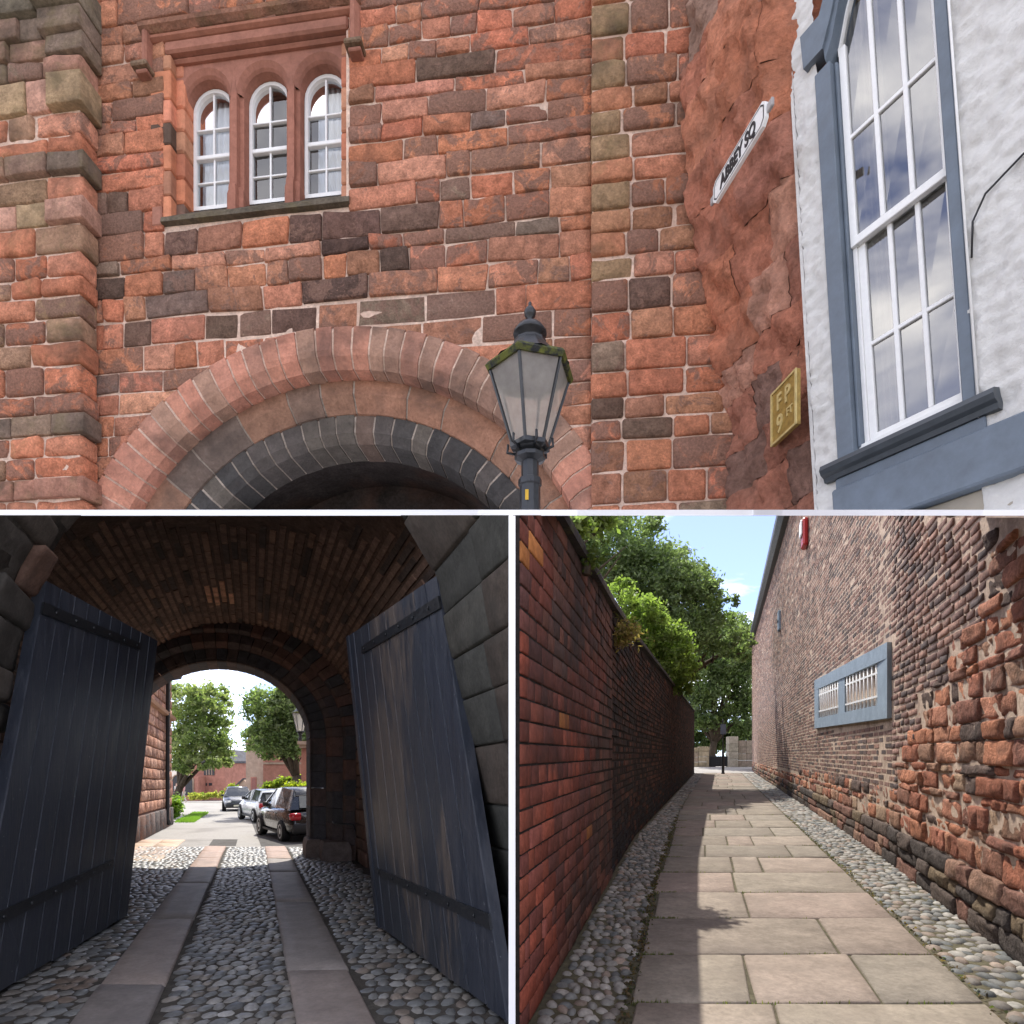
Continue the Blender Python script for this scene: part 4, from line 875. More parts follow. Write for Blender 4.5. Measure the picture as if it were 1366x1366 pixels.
def leaf(label, TL, TR_, BR, BL, mats, straps, edge_far):
    """corners as (u, y, w); a = 0 at the hinge (near), 1 at the free edge"""
    TL, TR_, BR, BL = [np.array(G(*p)) for p in (TL, TR_, BR, BL)]
    nrm = np.cross(TR_ - TL, BL - TL); nrm /= np.linalg.norm(nrm)
    if nrm[0] * (1 if TL[0] < G(0, 5, 0)[0] else -1) < 0: nrm = -nrm
    D = lambda a, b, n=0.0: tuple((TL * (1 - a) + TR_ * a) * b + (BL * (1 - a) + BR * a) * (1 - b) + nrm * n)
    d = thing('gate_leaf', label, 'gate', D(.5, 0), 'gate leaves folded back in the passage')
    n = 10
    for i in range(n):
        a0, a1 = i / n + .0025, (i + 1) / n - .0025; off = rp.uniform(-.002, .002); e = .0012
        V, Fq = loft([[D(a0, b, -.09), D(a0, b, -.012 + off), D(a0 + e, b, off), D(a1 - e, b, off), D(a1, b, -.012 + off), D(a1, b, -.09)] for b in (0.004 + rp.uniform(0, .006), .25, .5, .75, 1.0)])
        mk('plank', V, Fq, M[mats(i)], d, smooth=False)
    V, Fq = loft([[D(a, b, nn) for a, nn in ((-.005, -.16), (-.005, -.0905), (1.005, -.0905), (1.005, -.16))] for b in (.0, .06)]); mk('rail', V, Fq, M['door_dark'], d, smooth=False)
    for (b0, b1, a1_) in straps:
        V, Fq = loft([[D(a, b0 + (b1 - b0) * a + db * (1 - .35 * a), nn) for db, nn in ((-.016, .0), (-.016, .018), (.016, .018), (.016, .0))] for a in np.linspace(.0, a1_, 6)]); s = mk('strap_hinge', V, Fq, M['blackmetal'], d, smooth=False)
        for k in range(6):
            c = D(.08 + (a1_ - .12) * k / 5, b0 + (b1 - b0) * (.08 + (a1_ - .12) * k / 5), .018); V, Fq = lathe([(.016, 0), (.012, .010), (.001, .013)], 8); V = [tuple(np.array(c) + nrm * v[2] + np.array([0, v[0], v[1]])) for v in V]; mk('rivet', V, Fq, M['blackmetal'], s)
    V, Fq = loft([[D(a, b, nn) for a, nn in ((.965, .012), (1.0, .014), (1.012, .005), (1.012, -.12), (.965, -.12))] for b in (.003, .5, 1.0)] if edge_far else [[D(a, b, nn) for a, nn in ((1.001, .0), (1.006, -.005), (1.006, -.1), (1.001, -.1))] for b in (.003, .5, 1.0)]); mk('edge_board', V, Fq, M['door_dark'], d, smooth=False)
    for (x0, x1) in ((.22, .12), (.6, .66)):
        V, Fq = loft([[D(x, b, nn) for x, nn in ((x_ - .008, .0), (x_, .004), (x_ + .008, .0))] for x_, b in ((x0, .03), ((x0 + x1) / 2, .11), (x1, .16))]); mk('patch_seam', V, Fq, M['door_dark'], d, smooth=False)
    return d
leaf('dark slate blue plank gate leaf with iron straps, plain paint', (-1.72, 5.1, 1.68), (-1.13, 7.25, 1.68), (-1.49, 7.25, -1.575), (-1.95, 4.15, -1.575), lambda i: 'door_dark', [(.925, .955, .80), (.175, .235, .78)], False)
leaf('plank gate leaf with brown weathered wood showing through its paint', (1.42, 4.76, 1.61), (1.03, 6.76, 1.61), (1.36, 6.76, -1.57), (1.655, 4.0, -1.57), lambda i: 'door_worn' if 2 <= i <= 8 else 'door_dark', [(.93, .925, .80), (.20, .20, .92)], True)

# ------------------------------------------------------------------ courtyard beyond the arch
V = []; Fq = []; yy_ = [15.4, 18, 22, 30, 45, 62, 110]
for y in yy_: V += [G(-11, y, FW - .006), G(14, y, FW - .006)]
Fq = [(2 * i, 2 * i + 1, 2 * i + 3, 2 * i + 2) for i in range(len(yy_) - 1)]
tag(mk('road', V, Fq, M['asphalt'], smooth=False), 'pale worn asphalt road through the courtyard', 'road', kind='structure')
V = [G(.2, 15.6, FW - .002), G(3.5, 15.6, FW - .002), G(2.2, 44, FW - .002), G(-.6, 44, FW - .002)]; M['asphalt2'] = stone_mat('darker_road_strip', (.11, .105, .10), var=.25, sc=20, bump=.3, bdist=.004)  # flat darker strip laid over the road where the cars stand
tag(mk('parking_strip', V, [(0, 1, 2, 3)], M['asphalt2'], smooth=False), 'darker strip on the road under the parked cars', 'road', kind='structure')
V = [G(-1.15, 15.75, FW - .001), G(-.45, 15.75, FW - .001), G(-.45, 17.6, FW - .001), G(-1.15, 17.6, FW - .001)]; tag(mk('road_patch', V, [(0, 1, 2, 3)], M['asphalt2'], smooth=False), 'grey asphalt patch where the cobbles meet the road', 'road', kind='structure')
pv = thing('pavement', 'pinkish flagged pavement beside the courtyard building', 'pavement', G(-2.7, 15, FW), kind='structure')
for i in range(5):
    for j in range(2):
        y0 = 12.6 + i * .95; u0 = -3.15 + j * .62
        V, Fq = stone([(u0 + .008, y0 + .01), (u0 + .61, y0 + .01), (u0 + .61, y0 + .94), (u0 + .008, y0 + .94)], -.1, .012, .01, 2, 2, .003, rp, lambda a, b, n: G(a, b, FW + n)); mk('flag', V, Fq, M['slabstone'], pv, rp.choice([(.46, .31, .22), (.50, .36, .25), (.42, .30, .23)]))
# left building
LB = thing('courtyard_building', 'pink sandstone building with drainpipe and white window beside the dark gate', 'building', G(-3.25, 18, FW))
def LBm(y, w, n=0.0): return G(-3.22 + n, y, w)
M['mort2'] = stone_mat('brown_joint', (.20, .11, .08), var=.3, sc=10)
V, Fq = box_vf(14.5, 24.1, -1.7, 4.3, -1.5, -.02, LBm); mk('wall_core', V, Fq, M['mort2'], LB, smooth=False)
w = -.88
while w < 4.2:
    h = .34 if w < 2.4 else .36; y = 14.5 - rp.uniform(0, .3)
    while y < 24.0:
        ln = min(rp.uniform(.5, 1.05), 24.1 - y)
        if ln > .12 and not (15.2 < y + ln / 2 < 17.3 and -.7 < w + h / 2 < .75):
            V, Fq = stone([(y + .02, w + .018), (y + ln - .02, w + .018), (y + ln - .02, w + h - .018), (y + .02, w + h - .018)], -.1, .03, .03, 1, 1, .02, rp, LBm, fr=2); k = rp.uniform(.85, 1.1); c = rp.choice([(.62, .34, .24), (.58, .31, .21), (.66, .39, .28)]); mk('stone', V, Fq, M['sand'], LB, tuple(x * k for x in c))
        y += ln
    w += h
for i in range(2, 13):
    V, Fq = stone([(12.5 + i * .89 + .015, -1.6), (12.5 + (i + 1) * .89 - .015, -1.6), (12.5 + (i + 1) * .89 - .015, -.92), (12.5 + i * .89 + .015, -.92)], -.1, .10, .03, 1, 1, .02, rp, LBm); mk('plinth_stone', V, Fq, M['sand'], LB, rp.choice([(.15, .135, .13), (.19, .17, .16), (.22, .18, .165)]))
V, Fq = loft([[LBm(y, w_, n_) for w_, n_ in ((2.42, 0), (2.46, .16), (2.56, .2), (2.6, .0))] for y in (14.5, 24.2)]); mk('string_course', V, Fq, M['sand_dressed'], LB, (.42, .25, .16), smooth=False)
V, Fq = loft([[LBm(y, w_, n_) for w_, n_ in ((4.1, 0), (4.15, .35), (4.3, .4), (5.6, -1.2), (4.3, -1.4))] for y in (14.5, 24.5)]); M['slate'] = stone_mat('slate_roof', (.10, .10, .11), var=.3, sc=5); mk('roof', V, Fq, M['slate'], LB, smooth=False)
V, Fq = tube([LBm(22.2, 4.1, .3), LBm(22.2, 3.9, .14), LBm(22.2, 1.0, .12), LBm(22.2, -1.3, .12), LBm(22.2, -1.5, .2)], .07, 8); mk('drainpipe', V, Fq, M['blackmetal'], LB)
lw_ = mk('window', *box_vf(15.25, 17.25, -.66, .7, -.1, .0, LBm), M['white'], LB, smooth=False)
for i in range(3):
    for j in range(4): y0 = 15.37 + i * .6; w0 = -.58 + j * .31; mk('pane', [LBm(y0, w0, .004), LBm(y0 + .52, w0, .004), LBm(y0 + .52, w0 + .26, .004), LBm(y0, w0 + .26, .004)], [(0, 1, 2, 3)], M['glass'], lw_, smooth=False)

# foliage helpers
def crown_mesh(name, blobs, n_leaf, size, pal, parent, seed, gap=.12, lobes=True):
    """leaf-sized faces gathered in clumps through the crown's volume"""
    r_ = np.random.RandomState(seed); C = []; ex = []
    for (cx, cy, cz, rx, ry, rz) in blobs:                # smaller boughs push out of each mass
        for _ in range(5):
            d = r_.normal(size=3); d /= np.linalg.norm(d); f = r_.uniform(.28, .48); ex.append((cx + d[0] * rx * .95, cy + d[1] * ry * .95, cz + d[2] * rz * .95, rx * f, ry * f, rz * f))
    blobs = list(blobs) + ex if lobes else blobs
    tot = sum(b[3] * b[4] * b[5] for b in blobs); Vs = []; Cs = []
    for (cx, cy, cz, rx, ry, rz) in blobs:
        k = max(6, int(n_leaf * (rx * ry * rz / tot) / 42))
        d = r_.normal(size=(k, 3)); d /= np.linalg.norm(d, axis=1)[:, None]; rad = r_.uniform(.35, 1.0, (k, 1)) ** .55
        cc = d * rad * np.array([rx, ry, rz]) + np.array([cx, cy, cz]); keep = np.array([noise.noise(Vector(c) * 1.9 / max(rx, .6) + Vector((seed, 0, 0))) > -gap for c in cc]); cc = cc[keep]
        cs = r_.uniform(.13, .30, len(cc)) * max(.5, min(rx, rz))
        tone = r_.uniform(0, 1, len(cc))
        for c, s_, tn in zip(cc, cs, tone):
            m = 42; p = r_.normal(size=(m, 3)) * s_ * np.array([.75, .75, .55]) + c; base = np.array(pal[int(tn * len(pal)) % len(pal)])
            a = r_.normal(size=(m, 3)); a /= np.linalg.norm(a, axis=1)[:, None]; b = np.cross(a, r_.normal(size=(m, 3)) + np.array([0, 0, .6])); b /= np.linalg.norm(b, axis=1)[:, None] + 1e-9
            sz = size * r_.uniform(.6, 1.3, (m, 1)); q = np.stack([p - a * sz, p + b * sz * .5, p + a * sz, p - b * sz * .5], 1); Vs.append(q.reshape(-1, 3)); Cs.append(np.repeat(base[None] * r_.uniform(.7, 1.3, (m, 1)), 4, 0))
    V = np.vstack(Vs); Fq = np.arange(len(V)).reshape(-1, 4)
    return mk(name, V, Fq, M['leaf'], parent, cols=np.vstack(Cs), smooth=False)
def limbs(parent, base, tops, r0, seed, name='trunk'):
    r_ = random.Random(seed); J = Join(); b = Vector(base); 
    fork = Vector((sum(t[0] for t in tops) / len(tops), sum(t[1] for t in tops) / len(tops), 0)) * .35 + Vector((b.x, b.y, 0)) * .65; fork.z = b.z + (min(t[2] for t in tops) - b.z) * .55
    V, Fq = tube([b - Vector((0, 0, .1)), b.lerp(fork, .5) + Vector((r_.uniform(-.1, .1), 0, 0)), fork], [r0 * 1.25, r0, r0 * .85], 9); J.add(V, Fq)
    for t in tops:
        t = Vector(t); m = fork.lerp(t, .5) + Vector((r_.uniform(-.2, .2), r_.uniform(-.2, .2), r_.uniform(0, .3))); V, Fq = tube([fork - Vector((0, 0, .1)), m, t], [r0 * .6, r0 * .4, r0 * .12], 7); J.add(V, Fq)
        for _ in range(4):
            s = fork.lerp(t, r_.uniform(.4, .95)); e = s + Vector((r_.uniform(-1, 1), r_.uniform(-1, 1), r_.uniform(.1, .9))) * (t - fork).length * .2; V, Fq = tube([s, e], [r0 * .2, r0 * .05], 5); J.add(V, Fq)
    return J.build(name, M['bark'], parent)
def P(px, py, y): return ((px - 683) / F * y, y, CH + (HZ - py) / F * y)
def ztree(px, py, y, rpx, rpy=None, ryd=None): x, y, z = P(px, py, y); r1 = rpx / F * y; r2 = (rpy or rpx) / F * y; return (x, y, z, r1, ryd or (r1 + r2) / 2, r2)
G1 = [(.22, .27, .12), (.19, .24, .10), (.26, .30, .15), (.15, .20, .08), (.30, .33, .19)]
def tree(name, label, base, blobs, n, size, pal, seed, r0, group):
    t = thing(name, label, 'tree', base, group); limbs(t, base, [(b[0], b[1], b[2] - b[5] * .1) for b in blobs], r0, seed); crown_mesh('crown', blobs, n, size, pal, t, seed); return t
gz = lambda x, y: CH - 1.6 + SG * y
bx = P(226, 1060, 32)
tree('courtyard_tree', 'tall leafy tree leaning over the road behind the pink building', (bx[0], 32, gz(0, 32)), [ztree(250, 940, 32, 34, 30), ztree(282, 945, 33, 26, 34), ztree(266, 985, 32, 40, 28), ztree(295, 1000, 33, 18, 20), ztree(240, 1000, 33, 22, 22), ztree(262, 1018, 31, 34, 12)], 30000, .10, G1, 2, .2, 'trees in the courtyard')
bx = P(408, 1060, 30)
tree('courtyard_tree', 'round leafy tree behind the wall lantern and parked cars', (bx[0], 30, gz(0, 30)), [ztree(358, 945, 30, 32, 30), ztree(392, 940, 30, 30, 34), ztree(375, 985, 30, 42, 26), ztree(345, 985, 31, 22, 22), ztree(400, 990, 31, 26, 20)], 28000, .10, [(.18, .23, .11), (.15, .20, .09), (.21, .26, .13), (.12, .165, .075), (.25, .29, .17)], 3, .26, 'trees in the courtyard')
# far church and houses
M['wallr'] = stone_mat('pink_red_wall', (.42, .20, .15), var=.3, sc=2.5, stain=(.30, .15, .11), stain_amt=.5, bump=.4)
M['wallt'] = stone_mat('tan_stone_wall', (.40, .30, .23), var=.3, sc=2.5, stain=(.30, .20, .15), stain_amt=.5, bump=.4)
M['shade'] = plain('shaded_opening', (.035, .035, .04), .3)  # dark colour stands in for the shade inside windows and openings
def pbox(name, px0, px1, py0, y0, y1, mat, parent, py1=None, w0=None):
    x0, x1 = (px0 - 683) / F * y0, (px1 - 683) / F * y0; z1 = CH + (HZ - py0) / F * y0; z0 = gz(0, y0) - .05 if py1 is None else CH + (HZ - py1) / F * y0
    return mk(name, *box_vf(x0, x1, y0, y1, z0, z1), M[mat], parent, smooth=False)
ch = thing('church', 'red stone church with two pointed arches at the end of the road', 'church', (P(265, 1066, 58)[0], 58, gz(0, 58)))
pbox('wall', 252, 300, 1018, 58, 66, 'wallr', ch); pbox('porch', 228, 264, 1036, 56.5, 57.9, 'wallr', ch)
x0, x1 = P(250, 0, 58)[0], P(302, 0, 58)[0]; zr = P(0, 1018, 58)[2]; V, Fq = loft([[(x0, y, zr), (x1, y, zr), (x1, y, zr + .2), ((x0 + x1) / 2, y, zr + 1.4), (x0, y, zr + .2)] for y in (57.9, 66)]); mk('roof', V, Fq, M['slate'], ch, smooth=False)
for c in (236.5, 251):
    o_ = P(c, 1042, 56.45); N = 10; pts = [(o_[0] - .42, o_[2] - 1.3), (o_[0] + .42, o_[2] - 1.3)] + [(o_[0] + .42 * math.cos(math.pi / 2 * k / N) , o_[2] + .55 * math.sin(math.pi / 2 * k / N)) for k in range(N)] + [(o_[0] - .42 * math.sin(math.pi / 2 * k / N), o_[2] + .55 * math.cos(math.pi / 2 * k / N)) for k in range(N + 1)]
    V, Fq = loft([[(a, 56.46, b) for a, b in pts], [(a, 56.52, b) for a, b in pts]]); mk('pointed_opening', V, Fq, M['shade'], ch, smooth=False)
    V, Fq = tube([(o_[0] + (a - o_[0]) * 1.12, 56.45, b + .03) for a, b in pts[1:]], .07, 5); mk('arch_moulding', V, Fq, M['wallt'], ch)
wv = mk('window', *box_vf(*[P(p, 0, 57.95)[0] for p in (272, 286)], 57.93, 57.99, P(0, 1034, 58)[2], P(0, 1022, 58)[2]), M['shade'], ch, smooth=False)
for p in (275.5, 279, 282.5): mk('mullion', *box_vf(P(p, 0, 57.9)[0] - .04, P(p, 0, 57.9)[0] + .04, 57.88, 57.925, P(0, 1034, 58)[2], P(0, 1022, 58)[2]), M['wallt'], wv, smooth=False)
for p in (272, 278.5): mk('window', *box_vf(*[P(q, 0, 57.95)[0] for q in (p, p + 4)], 57.94, 57.99, P(0, 1048, 58)[2], P(0, 1044.5, 58)[2]), M['shade'], ch, smooth=False)
tw = thing('stone_house', 'tan stone house with tall red door behind the silver car', 'house', (P(340, 1066, 44)[0], 44, gz(0, 44)))
pbox('wall', 328, 351, 995, 44, 50, 'wallt', tw); x0, x1 = P(327, 0, 44)[0], P(352, 0, 44)[0]; zr = P(0, 995, 44)[2]; V, Fq = loft([[(x0, y, zr), (x1, y, zr), ((x0 + x1) / 2, y, zr + 1.6)] for y in (43.9, 50)]); mk('gable_roof', V, Fq, M['wallt'], tw, smooth=False)
M['reddoor'] = plain('faded_red_door', (.25, .10, .08), .5); d_ = pbox('door', 335.5, 341, 1038, 43.95, 43.99, 'reddoor', tw); pbox('door_frame', 334.3, 342.2, 1036.5, 43.97, 43.995, 'wallr', tw)
rb = thing('red_house', 'long red brick house behind the sloping hedge', 'house', (P(375, 1060, 38)[0], 38, gz(0, 38))); pbox('wall', 351, 420, 1003, 38, 43.8, 'wallr', rb); pbox('string_course', 351, 420, 1017, 37.93, 37.98, 'wallt', rb, 1019.5); pbox('roof', 349, 422, 1000, 37.7, 43.9, 'slate', rb, 1003); pbox('opening', 353, 355, 1046, 37.95, 37.99, 'shade', rb, 1056)
gb = thing('far_terrace', 'hazy grey far terrace seen in the gap below the sky', 'building', (P(310, 1062, 75)[0], 75, gz(0, 75))); M['haze_w'] = plain('haze_tinted_wall', (.22, .25, .30), .8); pbox('wall', 298, 330, 1042, 75, 79, 'haze_w', gb)  # distance haze is mixed into the terrace wall colour
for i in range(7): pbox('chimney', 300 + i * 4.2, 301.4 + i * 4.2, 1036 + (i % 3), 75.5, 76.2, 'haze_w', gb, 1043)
cot = thing('gabled_cottage', 'low tan cottage gable between far terrace and stone house', 'house', (P(322, 1064, 50)[0], 50, gz(0, 50))); x0, x1, xm = P(314, 0, 50)[0], P(330, 0, 50)[0], P(325, 0, 50)[0]; z0, z1, z2 = gz(0, 50) - .05, P(0, 1050, 50)[2], P(0, 1040, 50)[2]
V, Fq = loft([[(x0, y, z0), (x1, y, z0), (x1, y, z1 + .3), (xm, y, z2), (x0, y, z1)] for y in (50, 54)]); mk('wall', V, Fq, M['wallt'], cot, smooth=False); V, Fq = loft([[(x0 - .2, y, z1 - .05), (xm, y, z2 + .12), (xm, y, z2 + .02), (x0 - .1, y, z1 - .15)] for y in (49.85, 54)]); mk('roof', V, Fq, M['slate'], cot, smooth=False)
pil = thing('brick_pier', 'pinkish brick pier with moulded stone cap behind the black car', 'pier', (P(410, 1060, 24)[0], 24, gz(0, 24))); pbox('shaft', 402, 432, 998, 24, 25, 'wallr', pil); pbox('cap', 399, 434, 993, 23.85, 25.1, 'wallt', pil, 997.5); pbox('cap_top', 396.5, 436, 988.5, 23.75, 25.2, 'wallt', pil, 993)
wl2 = thing('wall_lantern', 'black lantern standing on the brick pier by the arch', 'lamp', P(401, 988, 23.9)); c_ = P(400.5, 975, 24.2); lantern(wl2, (c_[0], 24.2, c_[2]), (975 - 951) / F * 24, 21 / F * 24, R(14), P(0, 988.6, 24)[2], 1.15)
# hedges, grass, bushes
def bush(name, label, cat, blobs, n, size, pal, seed, kind=None, group=None):
    b = blobs[0]; t = thing(name, label, cat, (b[0], b[1], b[2] - b[5]), group); crown_mesh('leaves', blobs, n, size, pal, t, seed, gap=.6, lobes=False); limbs(t, (b[0], b[1], b[2] - b[5]), [(b[0], b[1], b[2])], .04, seed, 'stems'); return t
YG = [(.30, .33, .05), (.24, .29, .045), (.18, .24, .04)]
bush('clipped_bush', 'bright green clipped bush at the corner of the pink building', 'bush', [ztree(230, 1077, 26, 9, 12), ztree(232, 1070, 26.4, 8, 8), ztree(228, 1084, 26, 8, 10)], 3500, .06, [(.16, .26, .04), (.10, .18, .03), (.22, .32, .05)], 5)
bush('sloping_hedge', 'yellow green sloping hedge in front of the red house', 'hedge', [ztree(358 + i * 7, 1049 - i * 1.6, 34, 8, 5) for i in range(7)], 4000, .09, YG, 6)
bush('rounded_shrub', 'small yellow shrub above the dark blue car', 'shrub', [ztree(311, 1052, 46, 8, 6)], 1200, .1, YG, 7)
bush('golden_shrub', 'bright yellow green shrub above the black car', 'shrub', [ztree(392, 1051, 22, 13, 5), ztree(408, 1051, 22, 12, 5)], 2500, .05, [(.34, .38, .04), (.28, .33, .04)], 8)
bush('flower_bed', 'low yellow flowering bed below the church wall', 'flower bed', [ztree(258 + i * 8, 1062 - i * .4, 52, 6, 4) for i in range(6)], 3000, .1, [(.40, .40, .10), (.22, .30, .06), (.45, .42, .16)], 9)
gr = np.random.RandomState(3); Vs = []
for _ in range(2500):
    u = gr.uniform(-3.2, -2.4); y = gr.uniform(25, 33); x, y_, z = G(u, y, FW); a = gr.uniform(0, 6.28); h = gr.uniform(.05, .12); dx, dy = .012 * math.cos(a), .012 * math.sin(a)
    Vs.append([(x - dx, y - dy, z), (x + dx, y + dy, z), (x + dx * .2 + gr.uniform(-.03, .03), y, z + h), (x - dx * .2, y, z + h)])
V = np.array(Vs).reshape(-1, 3); o = mk('grass', V, np.arange(len(V)).reshape(-1, 4), M['leaf'], None, cols=np.tile([.16, .27, .05], (len(V), 1)), smooth=False); tag(o, 'small patch of bright green grass beside the road', 'grass', kind='stuff')
# ------------------------------------------------------------------ parked cars
M['carglass'] = plain('car_window', (.02, .025, .028), .08, var=.05, bump=0, spec=.8)
M['tyre'] = plain('tyre_rubber', (.02, .02, .02), .8); M['alloy'] = plain('alloy_rim', (.45, .45, .46), .35, metal=.6)
M['taillight'] = plain('red_lamp', (.42, .01, .02), .2, spec=.6); M['plastic'] = plain('black_plastic', (.025, .025, .027), .6); M['plate_y'] = plain('number_plate', (.75, .73, .6), .5); M['headlight'] = plain('headlamp', (.7, .72, .75), .15, spec=.8)
def car_paint(name, c, rough=.25): return plain(name, c, rough, metal=.25, var=.03, bump=0, spec=.6, coat=.6)
def car(label, paint, loc, yaw, sc=1.0, L=4.15, Wd=1.76, Hh=1.5, hatch=.5):
    """nose along local +y"""
    t = thing('parked_car', label, 'car', (0, 0, 0), 'cars parked along the courtyard'); t.location = loc; t.rotation_euler = (0, 0, yaw); t.scale = (sc,) * 3
    h = L / 2; w = Wd / 2
    #     y, belt z, half width, bottom z
    st = [(-h, .62, w * .80, .42), (-h + .06, .80, w * .90, .30), (-h + .22, .96, w * .96, .24), (-h + .7, .99, w, .22), (-.3, .97, w, .2), (.6, .95, w, .2), (1.0, .92, w * .99, .22), (h - .55, .84, w * .95, .24), (h - .15, .72, w * .86, .26), (h, .55, w * .72, .34)]
    rings = []
    for y, zb, hw_, z0 in st:
        zm = z0 + (zb - z0) * .5
        half = [(hw_ * .88, z0), (hw_ * .98, z0 + (zb - z0) * .22), (hw_, zm), (hw_ * .985, z0 + (zb - z0) * .8), (hw_ * .92, zb), (hw_ * .5, zb + .035)]
        rings.append([(x, y, z) for x, z in half] + [(-x, y, z) for x, z in half[::-1]])
    V, Fq = loft(rings); body = mk('body', V, Fq, paint, t, local=True)
    # cabin: glass house and roof
    cab = [(-h + .12, .97, w * .80, .97), (-h + .12 + hatch * .5, 1.32, w * .70, .98), (-h + .30 + hatch * .55, Hh - .04, w * .66, .98), (-.35, Hh, w * .69, .97), (.25, Hh - .05, w * .68, .96), (.62, 1.22, w * .74, .95), (1.02, .95, w * .80, .93)]
    V, Fq = loft([[(-w * .93, y, zb), (-hw_, y, zt), (0, y, zt + .015), (hw_, y, zt), (w * .93, y, zb)] for y, zt, hw_, zb in cab]); mk('window_glass', V, Fq, M['carglass'], t, local=True, smooth=False)
    V, Fq = loft([[(-hw_ * 1.02, y, zt - .05), (-hw_ * .95, y, zt + .012), (0, y, zt + .03), (hw_ * .95, y, zt + .012), (hw_ * 1.02, y, zt - .05)] for y, zt, hw_, zb in cab[1:5]]); mk('roof', V, Fq, paint, t, local=True)
    for s in (-1, 1):                                 # pillars
        for (y0, y1, zt, hw_) in ((-h + .2, -h + .30 + hatch * .55, Hh - .03, w * .67), (-.55, -.45, Hh - .02, w * .69), (1.0, .25, Hh - .05, w * .685)):
            wd_ = .12 if y0 < -1 else .05
            V, Fq = loft([[(s * w * .945, y0 - wd_, .95), (s * w * .945, y0 + wd_, .95), (s * w * .90, y0 + wd_, .95), (s * w * .90, y0 - wd_, .95)], [(s * (hw_ + .015), y1 - wd_ * .7, zt), (s * (hw_ + .015), y1 + wd_ * .7, zt), (s * hw_ * .96, y1 + wd_ * .7, zt), (s * hw_ * .96, y1 - wd_ * .7, zt)]]); mk('pillar', V, Fq, paint, t, local=True, smooth=False)
        V, Fq = bevel_box(s * w * .99 - .05, s * w * .99 + .13 * (1 if s > 0 else 1) - .03, .62, .74, .95, 1.08, .02); mk('mirror', V, Fq, M['plastic'], t, local=True)
        V, Fq = bevel_box(min(s * w * .60, s * w * .93), max(s * w * .60, s * w * .93), -h - .015, -h + .30, .68, .88, .03); mk('tail_light', V, Fq, M['taillight'], t, local=True)
        V, Fq = bevel_box(min(s * w * .45, s * w * .84), max(s * w * .45, s * w * .84), h - .35, h - .02, .58, .72, .03); mk('headlight', V, Fq, M['headlight'], t, local=True)
        for yh in (-.65, .3): V, Fq = bevel_box(s * w * .985 - .02, s * w * .985 + .02, yh - .1, yh + .1, .8, .83, .006); mk('door_handle', V, Fq, paint, t, local=True)
        V, Fq = box_vf(s * w * .997 - .004, s * w * .997 + .004, -1.0, .95, .235, .30); mk('sill_trim', V, Fq, M['plastic'], t, local=True, smooth=False)
        for yw in (-h + .78, h - .82):
            cx = s * (w - .10); prof = [(.17, -.09), (.29, -.10), (.325, -.06), (.325, .06), (.29, .10), (.2, .095)]
            def ax(V_): return [(cx + v[2] * s, yw + v[0], .325 + v[1]) for v in V_]
            V, Fq = lathe(prof, 20); wh = mk('wheel', ax(V), Fq, M['tyre'], t, local=True)
            rV, rF = [], []
            V, Fq = lathe([(.20, .03), (.21, .085), (.19, .09), (.185, .05)], 20); J = Join(); J.add(ax(V), Fq)
            for k in range(5):
                a = 2 * math.pi * k / 5; ca_, sa_ = math.cos(a), math.sin(a); V, Fq = box_vf(.02, .2, -.035, .035, .05, .085); J.add(ax([(v[0] * ca_ - v[1] * sa_, v[0] * sa_ + v[1] * ca_, v[2]) for v in V]), Fq)
            o = mk('rim', np.vstack(J.V), J.F, M['alloy'], wh, local=True, smooth=False)
            V, Fq = lathe([(.02, -.02), (.37, -.02), (.375, .0), (.02, .0)], 20); mk('wheel_arch', [(s * (w * .985 + .006) + v[2] * s * .5, yw + v[0], .335 + v[1]) for v in V if True], Fq, M['plastic'], t, local=True)
            V, Fq = lathe([(.2, -.02), (.29, .0), (.327, .0), (.33, .02), (.3, .06), (.2, .05)], 20); mk('tyre_wall', [(s * (w * .99 + .012) + v[2] * s * .6, yw + v[0], .325 + v[1]) for v in V], Fq, M['tyre'], t, local=True)
            V, Fq = lathe([(.02, .02), (.2, .02), (.215, .045), (.19, .05), (.16, .03), (.05, .045), (.01, .05)], 10); mk('hub_cap', [(s * (w * .99 + .014) + v[2] * s * .7, yw + v[0], .325 + v[1]) for v in V], Fq, M['alloy'], t, local=True, smooth=False)
    V, Fq = bevel_box(-w * .86, w * .86, -h - .05, -h + .2, .30, .58, .04); mk('bumper', V, Fq, M['plastic'] if hatch > .45 else paint, t, local=True)
    V, Fq = bevel_box(-w * .8, w * .8, h - .2, h + .05, .28, .52, .04); mk('front_bumper', V, Fq, M['plastic'], t, local=True)
    V, Fq = box_vf(-.26, .26, -h - .056, -h - .051, .42, .53); mk('number_plate', V, Fq, M['plate_y'], t, local=True, smooth=False); V, Fq = box_vf(-.26, .26, h + .051, h + .056, .36, .46); mk('number_plate', V, Fq, M['plate_y'], t, local=True, smooth=False)
    V = [(-w * .62, -h + .10, 1.02), (w * .62, -h + .10, 1.02), (w * .56, -h + .36, 1.34), (-w * .56, -h + .36, 1.34)]; mk('rear_screen', V, [(0, 1, 2, 3)], M['carglass'], t, local=True, smooth=False)
    return t
def cpos(px, y): return ((px - 683) / F * y, y, CH - 1.6 + SG * y - .005)
car('black hatchback with red rear lamps parked nearest the arch', car_paint('black_paint', (.008, .008, .009)), cpos(399, 18.6), R(35), .97, Hh=1.55)
car('silver hatchback parked ahead of the black one', car_paint('silver_paint', (.62, .65, .68), .3), cpos(356, 26.8), R(36), .96, hatch=.42, Hh=1.42)
car('dark blue car facing the arch beyond the silver one', car_paint('navy_paint', (.03, .035, .05)), cpos(317, 37), R(205), .92)

